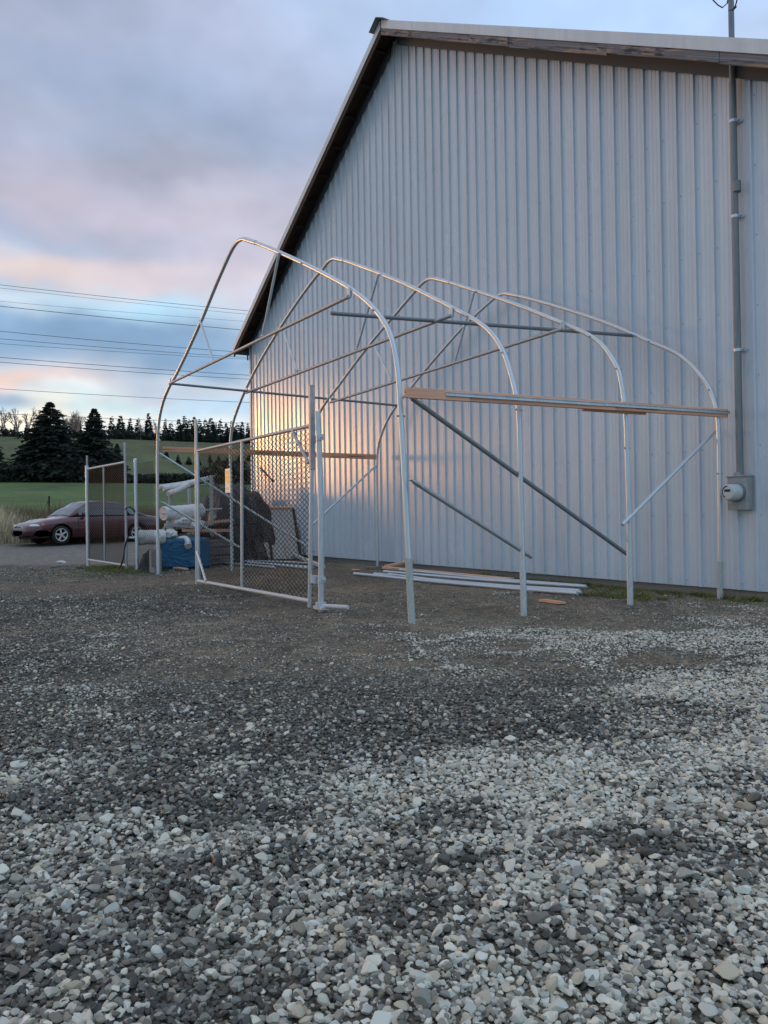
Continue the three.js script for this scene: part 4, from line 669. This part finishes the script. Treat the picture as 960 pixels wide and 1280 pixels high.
    part('wing_mirror', (() => { const g = new RoundedBoxGeometry(0.14, 0.13, 0.2, 2, 0.05); g.translate(0.62, 1.0, z * 0.93); return g; })(), red, car);
    const hl = new THREE.SphereGeometry(1, 18, 12); hl.scale(0.20, 0.068, 0.19); hl.rotateY(z * 0.42); hl.translate(2.14, 0.62, z * 0.60); const h = part('headlight', hl, lens, car);
    const am = new THREE.SphereGeometry(1, 12, 8); am.scale(0.07, 0.05, 0.06); am.translate(1.97, 0.655, z * 0.765); part('side_marker', am, std([0.75, 0.16, 0.10], 0.25), h);
    const tl = new THREE.SphereGeometry(1, 12, 8); tl.scale(0.10, 0.09, 0.2); tl.translate(-2.36, 0.78, z * 0.56); part('tail_light', tl, std([0.30, 0.01, 0.01], 0.2), car);
  }
  part('grille', (() => { const g = new RoundedBoxGeometry(0.08, 0.10, 0.62, 3, 0.03); g.translate(2.385, 0.555, 0); return g; })(), M.black, car);
  part('grille_surround', (() => { const g = new THREE.TorusGeometry(0.15, 0.014, 8, 28); g.scale(2.1, 0.42, 1); g.rotateY(Math.PI / 2); g.translate(2.43, 0.555, 0); return g; })(), chrome, car);
  part('bumper', loftRings(span(-0.86, 0.86, 20), z => { const x = 2.50 - 0.42 * Math.pow(Math.abs(z / 0.86), 2.6); return [[0.27, x - 0.18], [0.27, x - 0.03], [0.36, x], [0.44, x], [0.47, x - 0.03], [0.47, x - 0.18]]; }).applyMatrix4(new THREE.Matrix4().set(0, 0, 1, 0, 0, 1, 0, 0, 1, 0, 0, 0, 0, 0, 0, 1)), mg(red), car);
  part('bumper_slot', block(2.40, 2.475, 0.28, 0.335, -0.42, 0.42, 0.01), M.black, car);
  for (const wx of [1.40, -1.36]) for (const z of [-1, 1]) {
    const w = new THREE.Group(); w.name = 'wheel'; w.position.set(wx, 0.315, z * 0.78); if (z < 0) w.rotation.y = Math.PI; car.add(w);
    const ty = new THREE.LatheGeometry([[0.19, -0.10], [0.28, -0.105], [0.308, -0.085], [0.315, 0], [0.308, 0.085], [0.28, 0.105], [0.21, 0.10], [0.19, 0.09]].map(p => new THREE.Vector2(...p)), 36); ty.rotateX(Math.PI / 2); part('tyre', ty, M.rubber, w);
    const rg = [], rim = new THREE.LatheGeometry([[0.215, 0.102], [0.20, 0.106], [0.185, 0.095], [0.18, 0.03], [0.18, -0.06]].map(p => new THREE.Vector2(...p)), 36); rim.rotateX(Math.PI / 2); rg.push(rim);
    for (let k = 0; k < 5; k++) { const s = new RoundedBoxGeometry(0.062, 0.165, 0.03, 1, 0.01); s.translate(0, 0.105, 0.085); s.rotateZ(k * Math.PI * 2 / 5 + 0.2); rg.push(s); } const hub = new THREE.CylinderGeometry(0.055, 0.06, 0.05, 18); hub.rotateX(Math.PI / 2); hub.translate(0, 0, 0.08); rg.push(hub);
    part('rim', mergeGeometries(rg.map(g => { const q = g.index ? g.toNonIndexed() : g; return q; })), alloy, w);
    const dk = new THREE.CircleGeometry(0.19, 24); dk.translate(0, 0, 0.02); part('brake_disc', dk, M.black, w);
  }
}

// ------------------------------------------------------------------ far country: grass, trees, hedge, wires
{
  const r = rngFrom(303);
  // dry grass
  const bl = [], bc = []; for (let k = 0; k < 26; k++) {
    const an = r() * 6.28, h = 0.55 + 0.6 * r(), lean = 0.12 + 0.38 * r(), w = 0.008 + 0.008 * r(), bx = (r() - 0.5) * 0.4, bz = (r() - 0.5) * 0.4, pos = [], N = 4; const px = -Math.sin(an) * w, pz = Math.cos(an) * w;
    for (let i = 0; i < N; i++) { const t0 = i / N, t1 = (i + 1) / N, P = t => [bx + Math.cos(an) * lean * t * t, h * (t - 0.25 * lean * t * t * t), bz + Math.sin(an) * lean * t * t, 1 - t * 0.9]; const a = P(t0), b = P(t1); pos.push(a[0] - px * a[3], a[1], a[2] - pz * a[3], a[0] + px * a[3], a[1], a[2] + pz * a[3], b[0] + px * b[3], b[1], b[2] + pz * b[3], a[0] - px * a[3], a[1], a[2] - pz * a[3], b[0] + px * b[3], b[1], b[2] + pz * b[3], b[0] - px * b[3], b[1], b[2] - pz * b[3]); }
    const g = new THREE.BufferGeometry(); g.setAttribute('position', new THREE.Float32BufferAttribute(pos, 3)); g.computeVertexNormals(); bl.push(g);
  }
  const clump = mergeGeometries(bl), mtx = new THREE.Matrix4(), q = new THREE.Quaternion(), e = new THREE.Euler(), col = new THREE.Color();
  const list = []; for (let k = 0; k < 9500; k++) { const u = 27.6 + 6.5 * Math.pow(r(), 0.8), v = -26 + 60 * r(), p = landPoint(u, v); if (p.x > -19.5 && p.z < 1) continue; list.push([p, r(), 0.72 + 0.5 * r() + 0.25 * noise3(p.x * 0.5, 1, p.z * 0.5), u, v]); }
  const grass = new THREE.InstancedMesh(clump, std([1, 1, 1], 0.9, { side: THREE.DoubleSide }), list.length); grass.name = 'dry_grass'; grass.castShadow = grass.receiveShadow = true; grass.userData = { kind: 'stuff', label: 'tall straw coloured dry grass along the edge of the drive', category: 'grass' };
  list.forEach(([p, t, s, u, v], i) => { const y = landHeight(p.x, p.z); grass.setMatrixAt(i, mtx.compose(V(p.x, y - 0.02, p.z), q.setFromEuler(e.set(0, t * 6.28, 0)), V(1.1, s, 1.1))); const br = smooth(0.1, 0.4, noise3(p.x * 0.35, 6, p.z * 0.35) + 0.25 * smooth(30, 33, u)); const L = 0.8 + 0.5 * t; col.setRGB(mix(0.58, 0.18, br) * L, mix(0.50, 0.14, br) * L, mix(0.33, 0.075, br) * L); grass.setColorAt(i, col); });
  scene.add(grass);
  // tufts of green at the barn foot and round the gate posts
  const tuft = []; const list2 = []; for (let k = 0; k < 420; k++) { const w = r(); const p = w < 0.45 ? V(-9.8 + 5 * r(), 0, 0.1 + 0.5 * r() * r()) : w < 0.6 ? V(-5.95 + (r() - 0.5) * 0.9, 0, 0.9 + (r() - 0.5) * 0.5) : V(-14.9 + (r() - 0.5) * 2.6, 0, 4.35 + (r() - 0.5) * 0.8); list2.push([p, r(), 0.035 + 0.06 * r() * r()]); }
  const weeds = new THREE.InstancedMesh(clump, std([1, 1, 1], 0.9, { side: THREE.DoubleSide }), list2.length); weeds.name = 'weeds'; weeds.userData = { kind: 'stuff', label: 'low green weeds and moss along the barn foot and gate posts', category: 'weeds' };
  list2.forEach(([p, t, s], i) => { weeds.setMatrixAt(i, mtx.compose(V(p.x, landHeight(p.x, p.z), p.z), q.setFromEuler(e.set(0, t * 6.28, 0)), V(s * 3.5, s, s * 3.5))); col.setRGB(0.10 + 0.10 * t, 0.13 + 0.06 * t, 0.04); weeds.setColorAt(i, col); }); weeds.castShadow = weeds.receiveShadow = true; scene.add(weeds);

  // firs: every branch a fan of small needle sprays
  function firCrown(levels, per, sprays, widthRatio, seed, ragged, sprayScale = 1) {
    const R = rngFrom(seed), pos = [];
    for (let l = 0; l < levels; l++) {
      const t = (l + R()) / levels, y = 0.05 + 0.95 * t, len = widthRatio * (Math.pow(1 - t, 0.78) * (0.72 + 0.5 * R()) * (1 - 0.35 * smooth(0.14, 0.0, t)) + 0.012);
      const n = Math.max(3, Math.round(per * (0.4 + 0.6 * (1 - t))));
      for (let b = 0; b < n; b++) {
        if (R() < ragged) continue; const an = R() * 6.283, L = len * (0.65 + 0.5 * R()), droop = 0.10 + 0.25 * R(), ca = Math.cos(an), sa = Math.sin(an);
        for (let s = 0; s < sprays; s++) {
          const f = (s + R()) / sprays, d = L * (0.12 + 0.88 * f), cx = ca * d, cz = sa * d, cyy = y + 0.03 * f - droop * L * f * f, k = (0.030 * (1.15 - 0.55 * f) * (0.6 + 0.8 * R())) * (0.5 + 1.1 * (1 - t)) * sprayScale;
          const a1 = an + (R() - 0.5) * 2.2, ex = Math.cos(a1) * k * 1.5, ez = Math.sin(a1) * k * 1.5, wx = -Math.sin(a1) * k * 0.7, wz = Math.cos(a1) * k * 0.7, dy = -k * (0.3 + 0.7 * R());
          pos.push(cx - ex * 0.3, cyy, cz - ez * 0.3, cx + ex + wx, cyy + dy, cz + ez + wz, cx + ex - wx, cyy + dy * 0.6, cz + ez - wz);
          pos.push(cx, cyy + k * 0.35, cz, cx + ex * 0.8 + wx * 0.2, cyy - k * 0.9, cz + ez * 0.8 + wz * 0.2, cx + ex * 1.3, cyy + dy * 0.3, cz + ez * 1.3);
        }
      }
    }
    const g = new THREE.BufferGeometry(); g.setAttribute('position', new THREE.Float32BufferAttribute(pos, 3)); g.computeVertexNormals(); return g;
  }
  const trunkGeo = new THREE.CylinderGeometry(0.003, 0.016, 1, 7); trunkGeo.translate(0, 0.5, 0);
  const fir = (label, px, basePy, topPy, geo, mat, u, group, wide = 1) => {
    // stands where its column of the picture meets the land at distance u
    const d = ray(px, basePy), flat = V(d.x, 0, d.z), k = u / (flat.x * landU.x + flat.z * landU.z), p = V(CAM.x + d.x * k, 0, CAM.z + d.z * k); p.y = landHeight(p.x, p.z);
    const dt = ray(px, topPy), top = CAM.y + dt.y * k, h = Math.max(2, top - p.y) * (u > 320 ? 1.12 : 1);
    const t = thing('fir_tree', label, 'tree', p, px * 1.7, group); t.scale.set(h * wide, h, h * wide); part('trunk', trunkGeo, M.bark, t); part('crown', geo, mat, t); return t;
  };
  const big1 = firCrown(64, 15, 12, 0.40, 41, 0.06), big2 = firCrown(60, 14, 11, 0.36, 52, 0.12);
  fir('broad dark fir tree taller than the others at the field edge', 64, 606, 504, big1, M.fir, 142, undefined, 1.35);
  fir('dark fir tree with ragged lower side at the field edge', 119, 603, 512, big2, M.fir, 143, undefined, 1.15);
  fir('small dark fir tree against the hillside next to the ragged fir', 147, 600, 555, big2, M.fir, 146, undefined, 0.9);
  fir('dark fir tree cut by the picture edge beside the broad fir', -18, 606, 520, big1, M.fir, 143, undefined, 0.95);
  const low = [firCrown(26, 9, 6, 0.26, 61, 0.1, 1.7), firCrown(24, 8, 6, 0.21, 62, 0.2, 1.7), firCrown(22, 8, 5, 0.30, 63, 0.15, 1.8)];
  const row = 'small conifer in the tree line along the far hill crest', rg = 'conifers on the hill crest'; const rr = rngFrom(88);
  const crest = [[92, 522], [99, 525], [140, 524], [151, 524], [163, 527], [173, 526], [186, 522], [207, 526], [214, 530], [224, 527], [231, 524], [237, 528], [243, 525], [250, 529], [257, 526], [264, 527], [270, 532], [276, 528], [283, 533], [290, 529], [297, 534], [303, 530], [310, 533], [317, 530], [20, 530], [34, 532], [45, 530], [6, 533], [323, 534], [330, 531], [338, 534], [-10, 530], [-22, 528], [-36, 531]];
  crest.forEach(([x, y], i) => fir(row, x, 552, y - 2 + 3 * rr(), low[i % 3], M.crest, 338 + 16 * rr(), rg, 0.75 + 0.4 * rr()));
  // darker, fuller group near the barn
  for (let i = 0; i < 13; i++) fir('dense dark conifer in the group on the hill behind the wide gate', 226 + i * 8.2 + 3 * rr(), 558, 534 + 9 * rr(), low[(i + 1) % 3], M.fir, 322 + 10 * rr(), 'dense conifers by the barn', 1.25);
  for (let i = 0; i < 9; i++) fir('low dark conifer on the slope below the crest near the barn', 206 + i * 13 + 5 * rr(), 590, 566 + 8 * rr(), low[i % 3], M.fir, 190 + 25 * rr(), 'conifers on the slope', 1.5);
  // bare broadleaf trees
  function bare(seed) {
    const R = rngFrom(seed), geos = []; const limb = (p, d, len, rad, lev) => { const q2 = p.clone().addScaledVector(d, len); const g = new THREE.CylinderGeometry(rad * 0.62, rad, len, lev > 2 ? 3 : 5, 1, true); g.applyQuaternion(new THREE.Quaternion().setFromUnitVectors(UPV, d)); g.translate((p.x + q2.x) / 2, (p.y + q2.y) / 2, (p.z + q2.z) / 2); geos.push(g); if (lev >= 5) return; const n = lev === 0 ? 4 : 3; for (let k = 0; k < n; k++) { const nd = d.clone().add(V(R() - 0.5, R() * 0.35, R() - 0.5).multiplyScalar(1.35)).normalize(); limb(p.clone().lerp(q2, 0.55 + 0.45 * R()), nd, len * (0.60 + 0.2 * R()), rad * 0.62, lev + 1); } };
    limb(V(0, -0.02, 0), V(0, 1, 0), 0.30, 0.030, 0); return mergeGeometries(geos);
  }
  const bareG = [bare(5), bare(17)]; const tr2 = new THREE.CylinderGeometry(0.014, 0.022, 0.3, 6); tr2.translate(0, 0.15, 0);
  [[4, 515], [22, 518], [36, 516], [50, 520], [82, 520], [90, 522], [98, 519], [-14, 514], [-30, 518], [176, 534], [196, 530]].forEach(([px, top], i) => {
    const d = ray(px, 553), k = (334 + 10 * rr()) / (d.x * landU.x + d.z * landU.z), p = V(CAM.x + d.x * k, 0, CAM.z + d.z * k); p.y = landHeight(p.x, p.z) - 0.3; const h = (CAM.y + ray(px, top).y * k - p.y) * 1.5;
    const t = thing('bare_tree', 'leafless rounded broadleaf tree on the far hill crest', 'tree', p, i * 2.1, 'bare trees on the crest'); t.scale.set(h * 0.95, h, h * 0.95); part('trunk', tr2, M.twig, t); part('crown', bareG[i % 2], M.twig, t);
  });
  // hedge along the far side of the field, and brush under the tree line
  const hedgeGeo = (u0, u1, v0, v1, h, n, size, seed) => { const R = rngFrom(seed), pos = []; for (let k = 0; k < n; k++) { const v = mix(v0, v1, R()), u = mix(u0, u1, R()), p = landPoint(u, v), hh = h * (0.75 + 0.5 * noise3(v * 0.12, 3, seed)), y = landHeight(p.x, p.z) + hh * R(), s = size * (0.5 + R()); for (let j = 0; j < 3; j++) pos.push(p.x + (R() - 0.5) * s * 2, y + (R() - 0.5) * s * 1.6, p.z + (R() - 0.5) * s * 2); } const g = new THREE.BufferGeometry(); g.setAttribute('position', new THREE.Float32BufferAttribute(pos, 3)); g.computeVertexNormals(); return g; };
  const hg = single('hedgerow', hedgeGeo(137, 141, -120, 170, 3.6, 42000, 0.5, 12), M.hedge, 'dark hedgerow along the far side of the green field', 'hedge'); stuff(hg);
  const br = single('brushwood', hedgeGeo(332, 342, -230, 420, 3.2, 34000, 0.9, 14), M.hedge, 'dark low brush under the trees on the hill crest', 'brush'); stuff(br);
  // old stake in the field edge
  const sp = onLand(61.5, 641); const stake = thing('field_stake', 'thin brown stake standing in the grass before the green field', 'stake', V(sp.x, landHeight(sp.x, sp.z), sp.z)); const sh = 19 * sp.distanceTo(CAM) / FOCAL; part('stake', tube([V(0, -0.1, 0), V(0.02, sh, 0)], 0.05, 6), M.darkWood, stake); part('wire_stay', tube([V(0, sh * 0.8, 0), V(-0.3, 0, 0.3)], 0.02, 5), M.darkWood, stake);
  // overhead wires, strung between towers that stand outside the picture
  const wires = [[356, 388.5, 0.03], [360, 393, 0.022], [376.5, 402, 0.02], [382.7, 413, 0.038], [414, 441, 0.034], [423.5, 447, 0.032], [429.5, 449, 0.024], [446.7, 469, 0.036], [452.7, 474, 0.036], [486, 503, 0.03], [517, 529, 0.034]];
  wires.forEach(([y0, y1, rad], i) => { const D = 74 + (i % 3) * 4, a = atDepth(0, y0, D), b = atDepth(310, y1, D + 9), d = b.clone().sub(a); const pts = []; for (let k = -4; k <= 8; k++) { const t = k / 2; pts.push(a.clone().addScaledVector(d, t).add(V(0, 0.30 * (t * t - t), 0))); } single('power_line', tube(pts, rad * 0.72, 5, 0.25), M.cable, 'thin overhead power line crossing the sky beyond the barn', 'power line', 'overhead power lines'); });
  // stray bits of litter on the drive
  const lt = onLand(76, 704), g = new THREE.IcosahedronGeometry(0.09, 2), p = g.attributes.position; for (let i = 0; i < p.count; i++) { const n = 1 + 0.4 * noise3(p.getX(i) * 20, p.getY(i) * 20, p.getZ(i) * 20); p.setXYZ(i, p.getX(i) * n * 1.5, p.getY(i) * n * 0.4 + 0.02, p.getZ(i) * n); } g.computeVertexNormals(); g.translate(lt.x, lt.y, lt.z); single('paper_scrap', g, M.film, 'crumpled white scrap lying on the gravel before the narrow gate', 'litter');
}

const renderer = new THREE.WebGLRenderer({ antialias: true });
renderer.toneMapping = THREE.LinearToneMapping; renderer.toneMappingExposure = EXPOSURE; renderer.shadowMap.enabled = true; renderer.shadowMap.type = THREE.PCFSoftShadowMap;
renderer.render(scene, camera);
